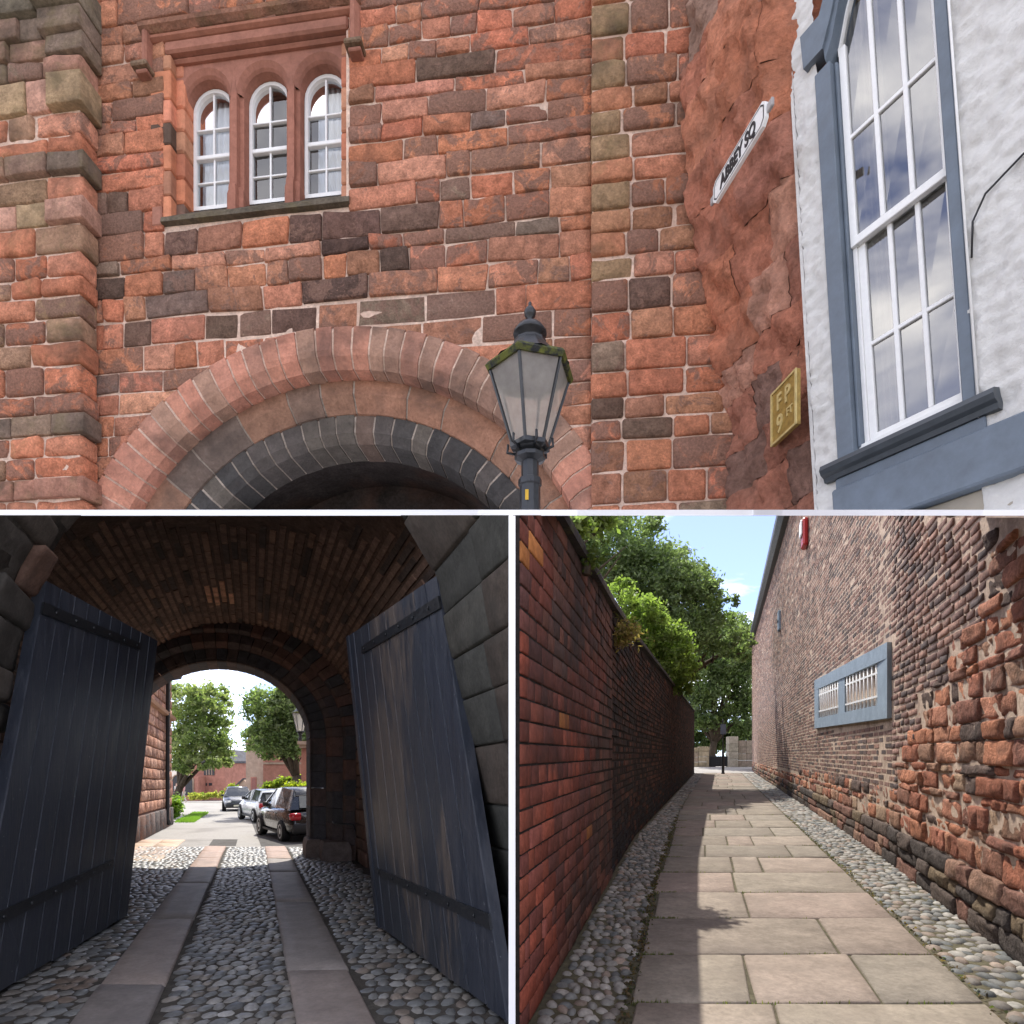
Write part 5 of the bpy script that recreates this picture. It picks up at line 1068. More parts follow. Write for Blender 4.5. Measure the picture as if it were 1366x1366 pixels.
# ------------------------------------------------------------------ two people walking far down the road
M['skin'] = plain('skin', (.50, .33, .25), .6); M['hair'] = plain('hair', (.07, .045, .03), .7)
def person(label, loc, hgt, top, low, face, step):
    t = thing('person', label, 'person', loc, 'people walking in the courtyard'); t.rotation_euler = (0, 0, face); s = hgt / 1.7
    def skin(name, pts, edges, rad, mat, sub=1):
        me = bpy.data.meshes.new(name); me.from_pydata([tuple(c * s for c in p) for p in pts], edges, []); o = bpy.data.objects.new(name, me); col.objects.link(o); o.parent = t
        m = o.modifiers.new('skin', 'SKIN')
        for i, r_ in enumerate(rad): v = me.skin_vertices[0].data[i]; v.radius = (r_ * s, r_ * s); v.use_root = i == 0
        o.modifiers.new('sub', 'SUBSURF').levels = sub; o.modifiers['sub'].render_levels = sub; me.materials.append(mat); return o
    a = step; pts = [(0, 0, .92), (0, 0, 1.18), (0, 0, 1.40), (0, .01, 1.50), (0, .02, 1.60), (0, .02, 1.70), (.17, 0, 1.39), (.24, -.06 * a, 1.12), (.22, .08 * a, .88), (-.17, 0, 1.39), (-.24, .06 * a, 1.12), (-.22, .14 * a, .88), (.09, 0, .88), (.1, .14 * a, .48), (.1, .05 * a, .09), (.1, .2 * a, .05), (-.09, 0, .88), (-.1, -.05 * a, .48), (-.1, -.28 * a, .12), (-.1, -.14 * a, .05), (.23, .12 * a, .80), (-.23, .2 * a, .80)]
    ed = [(0, 1), (1, 2), (2, 3), (3, 4), (4, 5), (2, 6), (6, 7), (7, 8), (2, 9), (9, 10), (10, 11), (0, 12), (12, 13), (13, 14), (14, 15), (0, 16), (16, 17), (17, 18), (18, 19), (8, 20), (11, 21)]
    rad = [.13, .12, .13, .055, .095, .085, .06, .045, .035, .06, .045, .035, .085, .06, .04, .035, .085, .06, .04, .035, .03, .03]
    skin('body', pts, ed, rad, M['skin'])
    skin('top', [pts[i] for i in (0, 1, 2, 6, 7, 9, 10)], [(0, 1), (1, 2), (2, 3), (3, 4), (2, 5), (5, 6)], [.155, .145, .15, .075, .06, .075, .06], top)
    skin('trousers', [pts[i] for i in (0, 12, 13, 14, 16, 17, 18)], [(0, 1), (1, 2), (2, 3), (0, 4), (4, 5), (5, 6)], [.15, .1, .075, .055, .1, .075, .055], low)
    skin('hair', [(0, -.01, 1.62), (0, -.015, 1.70), (0, -.05, 1.55)], [(0, 1), (0, 2)], [.10, .09, .07], M['hair']); return t
M['cl1'] = plain('pink_top', (.55, .30, .28), .8); M['cl2'] = plain('dark_trousers', (.05, .05, .06), .8); M['cl3'] = plain('pale_top', (.55, .52, .48), .8); M['cl4'] = plain('light_trousers', (.5, .48, .44), .8)
pp = G((244 - 338) * 50 / F, 50, FW); person('person in pink top and light trousers walking on the road', pp, 1.6, M['cl1'], M['cl4'], R(160), 1.0)
pp = G((236 - 338) * 52 / F, 52, FW); person('person in pale top and dark trousers near the tree trunk', pp, 1.62, M['cl3'], M['cl2'], R(175), .8)
# ------------------------------------------------------------------ alley (lower right)
ra = random.Random(31); na = np.random.RandomState(9)
M['brick'] = stone_mat('red_glazed_brick', 'obj', rough=.85, var=.3, sc=14, stain=(.04, .03, .028), stain_amt=.75, stain_sc=.8, bump=.5, bdist=.006, spec=.08)
M['brick_s'] = stone_mat('dark_brick_mass', 'attr', rough=.85, var=.35, sc=10, stain=(.022, .02, .02), stain_amt=.75, stain_sc=.6, bump=.5, bdist=.006, spec=.08)
M['bmortar'] = stone_mat('black_mortar', (.03, .026, .024), var=.4, sc=10, bump=.5)
M['tanmortar'] = stone_mat('sandy_lime_mortar', (.52, .40, .31), var=.3, sc=9, stain=(.20, .14, .11), stain_amt=.6, stain_sc=2.0, bump=.9, bdist=.015)
M['oldbrick_s'] = stone_mat('old_brick_mass', 'attr', var=.4, sc=12, stain=(.075, .055, .05), stain_amt=.5, stain_sc=1.5, bump=.8, bdist=.012)
M['oldbrick'] = stone_mat('old_brick', 'obj', var=.4, sc=12, stain=(.075, .055, .05), stain_amt=.5, stain_sc=1.5, bump=.8, bdist=.012)
M['rubble'] = stone_mat('eroded_rubble', 'obj', var=.45, sc=9, stain=(.06, .05, .045), stain_amt=.45, stain_sc=3.5, bump=1.0, bdist=.06, fine=34)
M['rubble_s'] = stone_mat('eroded_rubble_mass', 'attr', var=.45, sc=9, stain=(.06, .05, .045), stain_amt=.55, stain_sc=2.5, bump=1.0, bdist=.03)
M['yorkstone'] = stone_mat('riven_flagstone', 'obj', rough=.85, var=.26, sc=4, stain=(.185, .155, .13), stain_amt=.6, stain_sc=1.6, bump=.6, bdist=.02, fine=22)
M['moss'] = stone_mat('mossy_joint', (.095, .085, .055), var=.4, sc=12, bump=.6)
uL = lambda y: np.interp(y, [3.0, 3.64, 5.29, 7.65, 11.93, 52, 60], [-1.11, -1.15, -1.255, -1.41, -1.67, -2.25, -2.3])
uR = lambda y: np.interp(y, [3.5, 4.7, 9.86, 57, 70], [2.26, 2.32, 2.56, 2.92, 2.95])
pL = lambda y: np.interp(y, [3.0, 3.64, 8, 19, 44, 55], [-.53, -.555, -.82, -1.22, -1.44, -1.5]); pR = lambda y: np.interp(y, [3, 25, 55], [1.70, 1.66, 1.7])
capL = lambda y: np.interp(y, [3, 4.54, 8, 12, 52], [1.70, 1.76, 1.95, 2.27, 3.6])
def Av(u, y, w): return np.stack([u + KA * y, y, CH + w + SA * y], -1)
# floor bed
V = []; Fq = []; ys_ = np.concatenate([np.linspace(3.0, 12, 30), np.linspace(13, 52, 20)])
for y in ys_:
    for k in range(9): V.append(A(float(uL(y)) - .1 + (float(uR(y)) - float(uL(y)) + .2) * k / 8, y, FW - .004))
for j in range(len(ys_) - 1):
    for i in range(8): a = j * 9 + i; Fq.append((a, a + 1, a + 10, a + 9))
tag(mk('alley_ground', V, Fq, M['moss']), 'damp mossy earth under the alley paving', 'ground', kind='structure')
# paving
path = thing('flagstone_path', 'flagstone path running down the alley between cobble strips', 'path', A(.5, 4, FW), kind='structure')
rowsY = [3.0, 3.93, 4.88, 5.96, 7.07, 8.27, 9.5, 10.7, 11.9, 13.3, 14.7, 16.1, 17.7]
while rowsY[-1] < 51: rowsY.append(rowsY[-1] + ra.uniform(1.2, 1.8))
PAL = [(.255, .22, .18), (.27, .228, .188), (.245, .215, .178), (.28, .228, .19), (.26, .225, .183), (.295, .235, .198)]
for i in range(len(rowsY) - 1):
    y0, y1 = rowsY[i], rowsY[i + 1]; a, b = float(pL(y0)), float(pR(y0)); a1, b1 = float(pL(y1)), float(pR(y1)); n = 2 if ra.random() < .45 else 3
    f = [0] + sorted(((k + ra.uniform(-.36, .36)) / n) for k in range(1, n)) + [1]
    f[0] += ra.uniform(-.01, .02)
    for j in range(n):
        ul_, ur_ = a + (b - a) * f[j] + .012, a + (b - a) * f[j + 1] - .012; ul1, ur1 = a1 + (b1 - a1) * f[j] + .012, a1 + (b1 - a1) * f[j + 1] - .012; d = ra.uniform(-.012, .012)
        V, Fq = stone([(ul_, y0 + .012 + d * j), (ur_, y0 + .012 + d * (j + 1)), (ur1, y1 - .010 + d * (j + 1)), (ul1, y1 - .010 + d * j)], -.08, .012 + ra.uniform(-.004, .004), .014, 4, 3, .008, ra, lambda s, t, n_: A(s, t, FW + n_), fr=1.5, jit=.007, rnd_c=.4)
        k = ra.uniform(.80, .98); c = ra.choice(PAL); mk('flag', V, Fq, M['yorkstone'], path, tuple(x * k for x in c))
# cobble strips
def Ac(u, y, w): return A(u, y, FW - .018)
PEB = [(.15, .15, .14), (.20, .19, .17), (.11, .115, .112), (.24, .225, .20), (.17, .15, .13), (.29, .27, .24), (.22, .17, .135)]
for nm, lab, f0, f1, d0 in (('cobble_strip', 'cobble strip at the foot of the dark brick wall', lambda y: uL(y) + .02, lambda y: pL(y) - .06, .085), ('cobble_strip', 'cobble strip at the foot of the eroded rubble wall', lambda y: pR(y) - .0, lambda y: uR(y) + .02, .10)):
    st_ = thing(nm, lab, 'paving', A(float((f0(5) + f1(5)) / 2), 5, FW), 'cobble strips beside the alley path', 'structure')
    cells = []
    y = 3.3
    while y < 51:
        gsz = 1.0 if y < 14 else (1.5 if y < 26 else 2.4); d = d0 * 1.35 * gsz * ra.uniform(.85, 1.15); u = f0(y) + ra.uniform(0, .05)
        while u < f1(y) - .03:
            w_ = d0 * gsz * ra.uniform(.7, 1.4); cells.append((u + w_ / 2, y + ra.uniform(-.3, .3) * d, w_ * .56, d * ra.uniform(.45, .62), ra.uniform(.03, .055))); u += w_ * .98
        y += d * .92
    cobble_field('cobble', st_, cells, Ac, PEB, KA * -.3, 300, DMP, 'pebble_s')
# left walls
def wallL(y, w, n): return Av(uL(y) + n, y, w)
def wl1(y, w, n=0.0): return tuple(wallL(np.float64(y), np.float64(w), n))
W1 = thing('red_brick_wall', 'tall wall of soot stained red bricks with sloping cap', 'wall', wl1(5.5, FW))
W2 = thing('dark_brick_wall', 'long blackened brick wall running down to the trees', 'wall', wl1(20, FW))
def sheet(name, y0, y1, n, mat, parent, top, thick=.35):
    ys = np.linspace(y0, y1, max(3, int((y1 - y0) / 1.0))); V = []; Fq = []
    for y in ys: V += [wl1(y, FW - .1, n), wl1(y, float(top(y)), n), wl1(y, float(top(y)), n - thick), wl1(y, FW - .1, n - thick)]
    for i in range(len(ys) - 1):
        for k in range(4): a = 4 * i; Fq.append((a + k, a + (k + 1) % 4, a + 4 + (k + 1) % 4, a + 4 + k))
    Fq += [(0, 1, 2, 3), tuple(4 * (len(ys) - 1) + k for k in (3, 2, 1, 0))]
    return mk(name, V, Fq, mat, parent, smooth=False, clip='dnr')
Y1 = 8.0; YS = 3.46
sheet('mortar_bed', YS, Y1, 0.0, M['bmortar'], W1, capL); sheet('mortar_bed', Y1 + .001, 51.5, -.02, M['bmortar'], W2, lambda y: capL(y) - .02)
bl = []; w = FW; ci = 0
while w < 2.0:
    hgt = .128; y = YS + (.0 if ci % 2 else -.12); hdr = ci % 4 == 3
    while y < Y1:
        ln = ra.uniform(.31, .38) if not hdr else ra.uniform(.16, .2)
        if ra.random() < .15: ln *= .6
        a, b = max(y, YS), min(y + ln, Y1)
        if b - a > .05 and w + hgt < capL(a) - .0: bl.append((a, b, w, w + hgt))
        y += ln
    w += hgt; ci += 1
bl.sort(key=lambda q: q[0]); rest = []
for i, (a, b, w0, w1) in enumerate(bl):
    c = ra.choice([(.32, .088, .055), (.27, .078, .05), (.34, .105, .068), (.23, .072, .05), (.29, .098, .074), (.18, .065, .052)]); k = ra.uniform(.75, 1.15); hgt_ = (w0 - FW) / 3.4
    soot = noise.noise(Vector((a * .5, w0 * .9, 3))) + .9 * max(0, hgt_ - .62) * 2 + 1.2 * max(0, .16 - hgt_) * 4 - .1 + .2 * (a - 4)
    if soot > .34: c = ra.choice([(.11, .06, .05), (.08, .052, .045), (.15, .07, .052)])
    elif soot > .12: c = tuple(.5 * x + .02 for x in c)
    if ra.random() < .003: c = (.42, .17, .06)
    if i < 300:
        V, Fq = stone([(a + .016, w0 + .007), (b - .016, w0 + .007), (b - .016, w1 - .007), (a + .016, w1 - .007)], -.04, .011 + ra.uniform(-.004, .005), .006, 1, 1, .004, ra, wl1, jit=.002, rnd_c=.3); mk('brick', V, Fq, M['brick'], W1, tuple(x * k for x in c), clip='dnr' if False else 'dn')
    else: rest.append((a, b, w0, w1, tuple(x * k for x in c)))
if rest:
    q = np.array([r[:4] for r in rest]); V, Fq, C8 = brick_join(q[:, 0] + .016, q[:, 1] - .016, q[:, 2] + .008, q[:, 3] - .008, np.full(len(q), -.04), np.full(len(q), .016) + na.uniform(-.004, .006, len(q)), .006, lambda t, h, n: wallL(t, h, n), np.array([r[4] for r in rest]))
    o = mk('brick_mass', V, Fq, M['brick_s'], W1, cols=C8, smooth=False); o['kind'] = 'stuff'
def course_bricks(y0, y1, w0f, w1f, h, l0, l1, rs_):
    out = []; w = w0f
    while w < w1f(y1) + .5:
        y = y0 - rs_.uniform(0, l1)
        while y < y1:
            ln = rs_.uniform(l0, l1) * (1 if y < 25 else 1.5)
            if rs_.rand() < .25: ln *= .55
            a, b = max(y, y0), min(y + ln, y1)
            if b - a > .06 and w + h < w1f((a + b) / 2): out.append((a, b, w, w + h))
            y += ln
        w += h
    return np.array(out)
q = course_bricks(Y1 + .01, 51.4, FW, lambda y: capL(y) - .12, .108, .3, .42, na)
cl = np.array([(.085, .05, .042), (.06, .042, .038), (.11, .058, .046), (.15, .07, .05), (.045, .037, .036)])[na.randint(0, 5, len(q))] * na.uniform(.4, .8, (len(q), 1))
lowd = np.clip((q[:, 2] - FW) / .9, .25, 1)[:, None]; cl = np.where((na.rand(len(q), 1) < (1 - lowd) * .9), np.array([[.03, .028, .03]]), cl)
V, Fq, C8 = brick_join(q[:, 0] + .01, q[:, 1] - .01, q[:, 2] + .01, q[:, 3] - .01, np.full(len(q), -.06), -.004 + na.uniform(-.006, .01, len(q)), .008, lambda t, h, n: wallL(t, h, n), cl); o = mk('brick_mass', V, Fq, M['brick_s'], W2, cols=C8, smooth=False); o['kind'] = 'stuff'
# coping
def coping(y0, y1, parent, step, off=0.0):
    y = y0
    while y < y1:
        b = min(y + step, y1); prof = [(-.42, -.02), (.07, -.05), (.075, .0), (.06, .05), (-.15, .10), (-.42, .04)]
        V, Fq = loft([[wl1(yy, float(capL(yy)) + off + pw, pn) for pn, pw in prof] for yy in (y + .006, b - .006)]); mk('coping_stone', V, Fq, M['cope'], parent, ra.choice([(.06, .055, .055), (.08, .07, .065), (.05, .048, .05)]), smooth=False, clip='dnr'); y = b
M['cope'] = stone_mat('dark_coping', 'obj', var=.35, sc=8, moss=(.10, .11, .04), moss_amt=.5)
coping(YS, Y1, W1, .62); coping(Y1, 51.4, W2, 1.1, 0)
# right building
capR = lambda y: np.interp(y, [5, 24, 58], [9.2, 9.5, 10.3])
def wallR(y, w, n): return Av(uR(y) - n, y, w)
def wr1(y, w, n=0.0): return tuple(wallR(np.float64(y), np.float64(w), n))
RBd = thing('brick_warehouse', 'tall old brick and rubble building with dark gutter along the alley', 'building', wr1(14, FW))
def limR(y): return min(float(capR(y)), (BOTK - .004 - SA) * y - .0) if y < 7.3 else float(capR(y))
ys = np.concatenate([np.arange(1.2, 8, .2), np.arange(8, 59, 1.0)]); V = []; Fq = []; m_ = 40
for y in ys:
    for k in range(m_ + 1):
        w = FW - .1 + (limR(y) - FW + .1) * k / m_; V.append(wr1(y, w, .02 * noise.noise(Vector((y * 2, w * 2.2, 8))) * (.12 if y > 8 else .4) + (.010 if y > 8 else .004)))
for j in range(len(ys) - 1):
    for k in range(m_): a = j * (m_ + 1) + k; Fq.append((a, a + 1, a + m_ + 2, a + m_ + 1))
mk('mortar_bed', V, Fq, M['tanmortar'], RBd, clip=None)
V = [wr1(58, w, n) for w in (FW - .1, 10.3) for n in (0, -6)] + [wr1(7.4, w, n) for w in (FW - .1, 9.2) for n in (-.02, -6)]; mk('end_wall', V, [(0, 1, 3, 2), (4, 6, 7, 5)], M['tanmortar'], RBd, smooth=False)
PY0, PY1 = 9.05, 16.7; pw = lambda y, t: float(np.interp(y, [PY0, PY1], [[.53, .70], [1.65, 2.0]][t]))   # window panel
def pane_px(px, row): return None
rub = lambda y: np.interp(y, [3, 5.35, 5.4, 6.4, 6.45, 7.6, 7.65, 8.6, 8.65, 58], [4, 4, 1.2, 1.15, .8, .75, .15, .1, -.55, -.75])
def inpan(y, w): return PY0 - .1 < y < PY1 + .1 and pw(y, 0) - .12 < w < pw(y, 1) + .06
def vis(y, w): return w < .40 * y + .5
q = []
w = -.90
while w < 10.3:
    y = 5.4 - na.uniform(0, .4)
    while y < 57.8:
        ln = na.uniform(.26, .44) * (1 if y < 20 else 1.35)
        if na.rand() < .35: ln *= .6
        a, b = y, y + ln; m = (a + b) / 2
        if w > rub(m) - .06 and w < limR(a) and not inpan(m, w + .05) and vis(m, w): q.append((a, b, w, w + .098))
        y += ln
    w += .098
q = np.array(q); dist = q[:, 0]; order_ = np.argsort(dist)
pal = np.array([(.24, .145, .12), (.20, .125, .108), (.27, .165, .135), (.155, .11, .10), (.31, .185, .145), (.12, .095, .09)]); cl = pal[na.randint(0, 6, len(q))] * na.uniform(.8, 1.2, (len(q), 1))
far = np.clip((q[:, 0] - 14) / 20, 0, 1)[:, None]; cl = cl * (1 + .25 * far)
near = order_[:300]; rest = order_[300:]
for i in near:
    a, b, w0, w1 = q[i]; j_ = ra.uniform(-.012, .012); V, Fq = stone([(a + .022, w0 + .016 + j_), (b - .022, w0 + .016 + j_), (b - .022, w1 - .014 + j_), (a + .022, w1 - .014 + j_)], -.04, .017 + ra.uniform(-.005, .010), .007, 2, 1, .010, ra, wr1, fr=6, jit=.006, rnd_c=.6); mk('brick', V, Fq, M['oldbrick'], RBd, tuple(cl[i]), clip='dn')
r_ = q[rest]; V, Fq, C8 = brick_join(r_[:, 0] + .02, r_[:, 1] - .02, r_[:, 2] + .014, r_[:, 3] - .012, np.full(len(r_), -.04), (.014 + na.uniform(-.004, .006, len(r_))), .006, lambda t, h, n: wallR(t, h, n), cl[rest]); o = mk('brick_mass', V, Fq, M['oldbrick_s'], RBd, cols=C8, smooth=False); o['kind'] = 'stuff'
# rubble stones
stones = []; w = FW - .02; row = 0
while w < 2.4:
    h = ra.choice([.10, .12, .15, .18, .22]) if w > -1.0 else ra.choice([.16, .2, .24]); y = 1.3 - ra.uniform(0, .3)
    while y < 57:
        ln = ra.choice([.2, .28, .36, .46, .58]) * (1.0 if y < 7 else (1.3 if y < 14 else 1.9)) * (1.4 if w < -1.1 else 1); m = y + ln / 2
        if w + h * .45 < rub(m) and w < (BOTK - SA) * y - .02: stones.append((y, y + ln, w, w + h))
        y += ln
    w += h; row += 1
stones.sort(key=lambda s: s[0] if s[1] > 4.3 else 100 + s[0]); J = Join()
RUB = [(.40, .16, .10), (.36, .15, .10), (.44, .20, .13), (.28, .13, .095), (.40, .23, .155), (.48, .21, .125), (.14, .10, .085), (.44, .30, .205), (.30, .15, .105), (.50, .24, .15)]
for i, (a, b, w0, w1) in enumerate(stones):
    c = ra.choice(RUB); k = ra.uniform(.8, 1.15); c = tuple(x * k for x in c)
    if w0 < -1.1: c = ra.choice([(.13, .10, .085), (.20, .15, .10), (.09, .075, .068), (.24, .13, .10), (.30, .18, .13)])
    nearf = 1.0 if a < 8 else .6
    n1 = ra.uniform(-.01, .035) * nearf + (.04 if w0 < -1.2 else 0); g = .006
    qd = [(a + g, w0 + g), (b - g, w0 + g), (b - g, w1 - g), (a + g, w1 - g)]
    if i < 300:
        V, Fq = stone(qd, -.06, n1 + .015, .02, 4, 3, .035 * nearf, ra, wr1, fr=8, jit=.012, rnd_c=.4); mk('rubble_stone', V, Fq, M['rubble'], RBd, c, clip='dn')
    elif b < 4.4 and w1 > (BOTK - SA) * a - .05: continue
    else: V, Fq = stone(qd, -.06, n1 + .015, .03, 1, 1, .03, ra, wr1, fr=5, jit=.02, rnd_c=.7); J.add(V, Fq, c)
J.build('rubble_mass', M['rubble_s'], RBd, kind='stuff')
# gutter and eaves
V, Fq = loft([[wr1(y, float(capR(y)) + dw, n) for dw, n in ((-.25, .0), (-.22, .22), (-.05, .42), (.12, .45), (.16, .40), (.5, -.6), (-.2, -.6))] for y in np.linspace(20, 58.3, 12)]); M['gutter'] = plain('dark_gutter', (.02, .022, .028), .5); mk('eaves_gutter', V, Fq, M['gutter'], RBd, smooth=False)
V, Fq = loft([[wr1(y, float(capR(y)) + dw, n) for dw, n in ((.45, -.4), (3.2, -5), (.4, -5))] for y in (20, 58.3)]); mk('roof', V, Fq, M['slate'], RBd, smooth=False)
# barred window panel
M['bluegrey'] = stone_mat('blue_grey_render', (.26, .32, .38), rough=.7, var=.15, sc=5, stain=(.19, .24, .29), stain_amt=.5, bump=.4, bdist=.006)
def WP(y, w, n=0.0): return wr1(y, w, n)
wp = mk('window_panel', [WP(0, 0)] * 0 or [WP(PY0, pw(PY0, 0), .0), WP(PY0, pw(PY0, 0), .13)], [], M['bluegrey'], RBd) if False else None
nP, fP = .08, .0
ws_ = [(9.75, 12.45), (13.15, 15.95)]                 # the two openings along the wall
def pz(y, f): return pw(y, 0) + (pw(y, 1) - pw(y, 0)) * f
def panel_piece(name, y0, y1, f0, f1, n0, n1, mat, parent):
    V = [WP(y, pz(y, f), n) for y in (y0, y1) for f in (f0, f1) for n in (n0, n1)]; return mk(name, V, [(0, 1, 3, 2), (4, 6, 7, 5), (0, 4, 5, 1), (2, 3, 7, 6), (0, 2, 6, 4), (1, 5, 7, 3)], M[mat], parent, smooth=False)
wp = panel_piece('window_panel', PY0, PY1, .79, 1.0, -.05, nP, 'bluegrey', RBd); wp['label'] = 'blue grey rendered panel holding two white barred windows'
panel_piece('panel_bottom', PY0, PY1, 0, .2, -.05, nP, 'bluegrey', wp)
for (a, b) in ((PY0, ws_[0][0]), (ws_[0][1], ws_[1][0]), (ws_[1][1], PY1)): panel_piece('panel_upright', a, b, .2001, .7899, -.05, nP - .001, 'bluegrey', wp)
M['darkglass'] = plain('barred_window_glass', (.16, .18, .19), .2, spec=.6)
for (a, b) in ws_:
    fr_ = panel_piece('barred_window', a, b, .2, .79, -.08, -.02, 'white', RBd)
    for i in range(4): y0 = a + (b - a) * (i + .12) / 4; panel_piece('pane', y0, y0 + (b - a) * .19, .27, .72, -.02, -.015, 'darkglass', fr_)
    for i in range(9):
        yy = a + (b - a) * (i + .5) / 9; V, Fq = tube([WP(yy, pz(yy, .21), .05), WP(yy, pz(yy, .78), .05)], .022, 6); mk('bar', V, Fq, M['white'], fr_)
    for f in (.33, .66): panel_piece('cross_bar', a, b, f - .014, f + .014, .03, .07, 'white', fr_)
# small fittings
al = thing('alarm_box', 'red and white alarm box high on the old brick wall', 'alarm', P(1080, 712, 21)); yv_ = 2.68 * F / (1080 - 962); wv_ = (1006 - 712) * yv_ / F
mk('casing', *bevel_box(yv_ - .28, yv_ + .28, wv_ - .42, wv_ + .42, .0, .18, .05, wr1), plain('alarm_red', (.40, .03, .03), .4), al, smooth=False); mk('cover', *bevel_box(yv_ - .2, yv_ + .24, wv_ - .1, wv_ + .36, .18, .24, .03, wr1), M['white'], al, smooth=False)
al.location = wr1(yv_, wv_, 0); 
for ch_ in al.children: ch_.location = -Vector(al.location) + Vector(ORG[al.name])
vt = thing('wall_vent', 'small grey vent pipe on the old brick wall below the alarm', 'vent', wr1(28, 5.9, 0)); V, Fq = bevel_box(27.7, 28.2, 5.6, 6.5, -.02, .12, .03, wr1); mk('cover', V, Fq, M['bluegrey'], vt, smooth=False); V, Fq = box_vf(27.78, 28.12, 6.0, 6.06, .1201, .15, wr1); mk('lip', V, Fq, M['gutter'], vt, smooth=False)
# street across the end
zE = SA * 52 + .50
def E(px, y, h): return ((px - 683) / F * y, y, zE + h)
V = [(10, 52, SA * 52 + .004), (40, 52, SA * 52 + .004), (44, 62, zE + .004), (10, 62, zE + .004)]; tag(mk('cross_street', V, [(0, 1, 2, 3)], M['asphalt'], smooth=False), 'pale street crossing the far end of the alley', 'road', kind='structure')
def ebox(name, px0, px1, y0, y1, h0, h1, mat, parent, cc=None):
    return mk(name, *bevel_box((px0 - 683) / F * y0, (px1 - 683) / F * y0, y0, y1, zE + h0, zE + h1, .03), M[mat], parent, cc, smooth=False)
M['ashlar'] = stone_mat('weathered_ashlar', 'obj', var=.3, sc=4, stain=(.16, .15, .10), stain_amt=.5, bump=.5)
gw = thing('garden_wall', 'low weathered stone wall with black gate facing the alley', 'wall', E(960, 63, 0))
for (a, b, h1) in ((920, 932, 2.0), (932, 946, 2.1)):
    for k in range(4): ebox('block', a + .15, b - .15, 63, 63.5, h1 * k / 4 + .005, h1 * (k + 1) / 4 - .005, 'ashlar', gw, ra.choice([(.42, .35, .24), (.36, .30, .2), (.34, .27, .2)]))
for k in range(4): ebox('pier_block', 972, 985, 62.8, 63.6, .78 * k + .005, .78 * (k + 1) - .005, 'ashlar', gw, ra.choice([(.40, .36, .29), (.36, .33, .26)]))
for k in range(4):
    for (a, b) in ((985.2, 996), (996.2, 1008)): ebox('block', a, b, 63.1, 63.5, .68 * k + .005, .68 * (k + 1) - .005, 'ashlar', gw, ra.choice([(.33, .28, .22), (.30, .25, .2)]))
gt = ebox('gate', 946.4, 971.6, 63.15, 63.22, .05, 1.1, 'blackmetal', gw)
for i in range(9): ebox('gate_bar', 947 + i * 2.7, 947.7 + i * 2.7, 63.1, 63.145, .05, 1.25, 'blackmetal', gt)
bp_ = thing('sign_post', 'black post with small sign at the far end of the alley', 'post', P(964.5, 1031, 49.5)); x_, y_, z_ = P(964.5, 1031, 49.5); z_ = SA * 49.5
V, Fq = lathe([(.14, 0), (.14, .1), (.11, .14), (.10, 1.75), (.12, 1.8), (.05, 1.9), (.05, 4.4), (.001, 4.45)], 10, (x_, y_, z_)); mk('pole', V, Fq, M['blackmetal'], bp_, smooth=False); mk('sign_back', *bevel_box(x_ - .22, x_ + .22, y_ - .09, y_ - .055, z_ + 3.2, z_ + 4.0, .03), plain('grey_blue_sign_back', (.10, .12, .16), .5), bp_, smooth=False)
# trees
DG = [(.16, .21, .10), (.18, .235, .12), (.125, .175, .08), (.21, .26, .15), (.17, .215, .125)]; BG = [(.17, .24, .065), (.20, .27, .075), (.14, .20, .06), (.23, .30, .085), (.17, .225, .085)]
ga = lambda y: SA * min(y, 52) + (0 if y < 60 else .5)
def atree(label, bpx, y, blobs, n, size, pal, seed, r0): tree('alley_tree', label, ((bpx - 683) / F * y, y, ga(y)), blobs, n, size, pal, seed, r0, 'trees beyond the alley wall')
atree('tall dark green tree rising behind the brick walls', 862, 30, [ztree(830, 735, 30, 62, 52), ztree(870, 770, 30, 55, 50), ztree(800, 715, 29, 40, 36), ztree(905, 800, 31, 46, 50), ztree(930, 840, 31, 34, 36), ztree(880, 850, 30, 60, 40), ztree(935, 775, 31, 22, 20), ztree(948, 805, 31, 26, 26), ztree(962, 845, 32, 26, 30), ztree(985, 855, 33, 20, 26), ztree(760, 690, 27, 26, 22)], 80000, .105, DG, 12, .35)
atree('bright green sunlit tree leaning over the dark brick wall', 858, 22, [ztree(822, 800, 21, 26, 26), ztree(848, 830, 22, 36, 34), ztree(880, 865, 23, 38, 40), ztree(905, 890, 24, 26, 34), ztree(860, 880, 23, 34, 34)], 44000, .075, BG, 13, .22)
atree('spreading dark tree over the garden gate at the alley end', 948, 66, [ztree(955, 870, 66, 42, 40), ztree(985, 880, 66, 34, 46), ztree(930, 905, 66, 28, 40), ztree(965, 930, 66, 44, 30), ztree(992, 950, 67, 26, 34), ztree(945, 960, 66, 26, 20), ztree(915, 945, 68, 22, 30), ztree(948, 838, 66, 30, 26), ztree(985, 845, 67, 26, 26), ztree(995, 905, 67, 18, 40)], 60000, .2, DG + [(.10, .14, .05)], 14, .42)
bush('hedge_clump', 'dark hedge behind the garden wall under the spreading tree', 'hedge', [ztree(912 + i * 13, 982 + (i % 2) * 5, 70, 15, 22) for i in range(8)], 22000, .16, DG, 19)
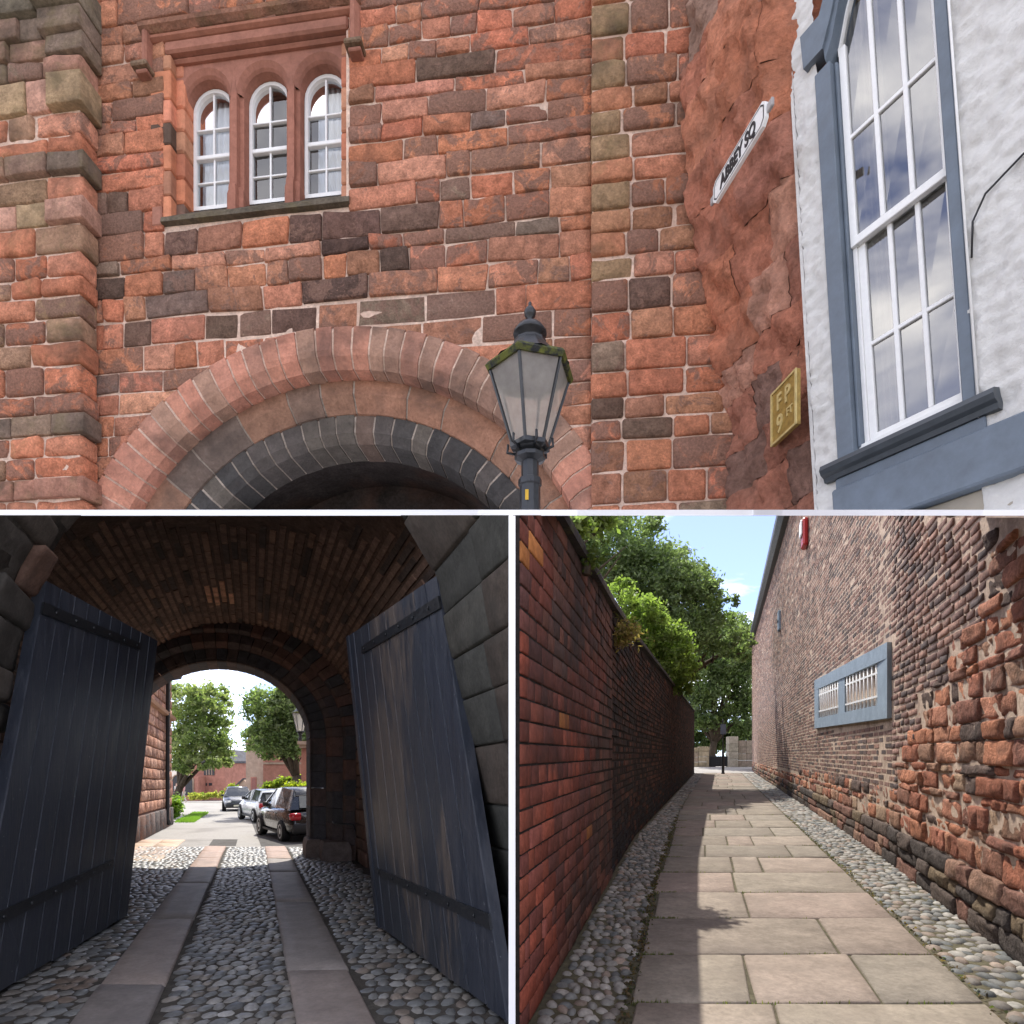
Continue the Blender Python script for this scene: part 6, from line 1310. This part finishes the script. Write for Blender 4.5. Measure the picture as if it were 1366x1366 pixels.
# overhanging sprigs and tufts on the wall
bush('overhanging_branch', 'leafy branch hanging over the near end of the brick wall', 'branch', [ztree(790, 694, 9.5, 22, 10), ztree(770, 700, 9.0, 14, 12), ztree(757, 705, 8.6, 7, 10)], 1800, .07, BG + DG, 15)
bush('wall_weeds', 'dry weed tuft sprouting from the wall top where the bricks darken', 'weeds', [ztree(836, 842, 8.4, 6, 7), ztree(831, 850, 8.3, 5, 6)], 700, .035, [(.22, .16, .08), (.16, .17, .05), (.26, .2, .1)], 16)
bush('wall_weeds', 'green weed tuft on the coping of the red brick wall', 'weeds', [ztree(782, 745, 5.6, 4, 7)], 300, .03, [(.16, .2, .05), (.1, .14, .04)], 17)
# leaf litter and grass along the path edge
Vs = []; Cs = []
for _ in range(2600):
    y = na.uniform(3.4, 16); u = float(pL(y)) + na.normal(-.03, .035) if _ % 3 else float(pR(y)) + na.normal(.03, .03); x, y_, z = A(u, y, FW + .004); a = na.uniform(0, 6.28); s_ = na.uniform(.008, .02); h = na.uniform(0, .025)
    dx, dy = s_ * math.cos(a), s_ * math.sin(a); Vs.append([(x - dx, y - dy, z), (x + dy * .5, y - dx * .5, z + h), (x + dx, y + dy, z + h * .5), (x - dy * .5, y + dx * .5, z)]); Cs += [np.array([[.10, .075, .045], [.07, .085, .03], [.16, .11, .06], [.05, .045, .03]][na.randint(4)])] * 4
V = np.array(Vs).reshape(-1, 3); tag(mk('leaf_litter', V, np.arange(len(V)).reshape(-1, 4), M['leaf'], None, cols=np.array(Cs), smooth=False), 'brown leaf litter and moss along the path edge', 'litter', kind='stuff')

# weeds growing in the path joints
Vs = []; Cs = []
for i in range(1, 12):
    y0 = rowsY[i]
    for _ in range(130):
        u = na.uniform(float(pL(y0)), float(pR(y0))); u = u if noise.noise(Vector((u * 2.2, i * 7.1, 0))) > .05 else float(pL(y0)) + na.uniform(0, .25)
        x, y_, z = A(u, y0 + na.normal(0, .006), FW); h = na.uniform(.008, .03); a = na.uniform(0, 6.28); dx, dy = .006 * math.cos(a), .006 * math.sin(a); lx_ = na.uniform(-.015, .015)
        Vs.append([(x - dx, y_ - dy, z - .01), (x + dx, y_ + dy, z - .01), (x + dx * .3 + lx_, y_ + lx_, z + h), (x - dx * .3 + lx_, y_ + lx_, z + h)]); Cs += [np.array([[.11, .14, .04], [.16, .16, .06], [.08, .10, .03]][na.randint(3)])] * 4
V = np.array(Vs).reshape(-1, 3); tag(mk('joint_moss', V, np.arange(len(V)).reshape(-1, 4), M['leaf'], None, cols=np.array(Cs), smooth=False), 'green moss and weeds growing in the path joints', 'moss', kind='stuff')
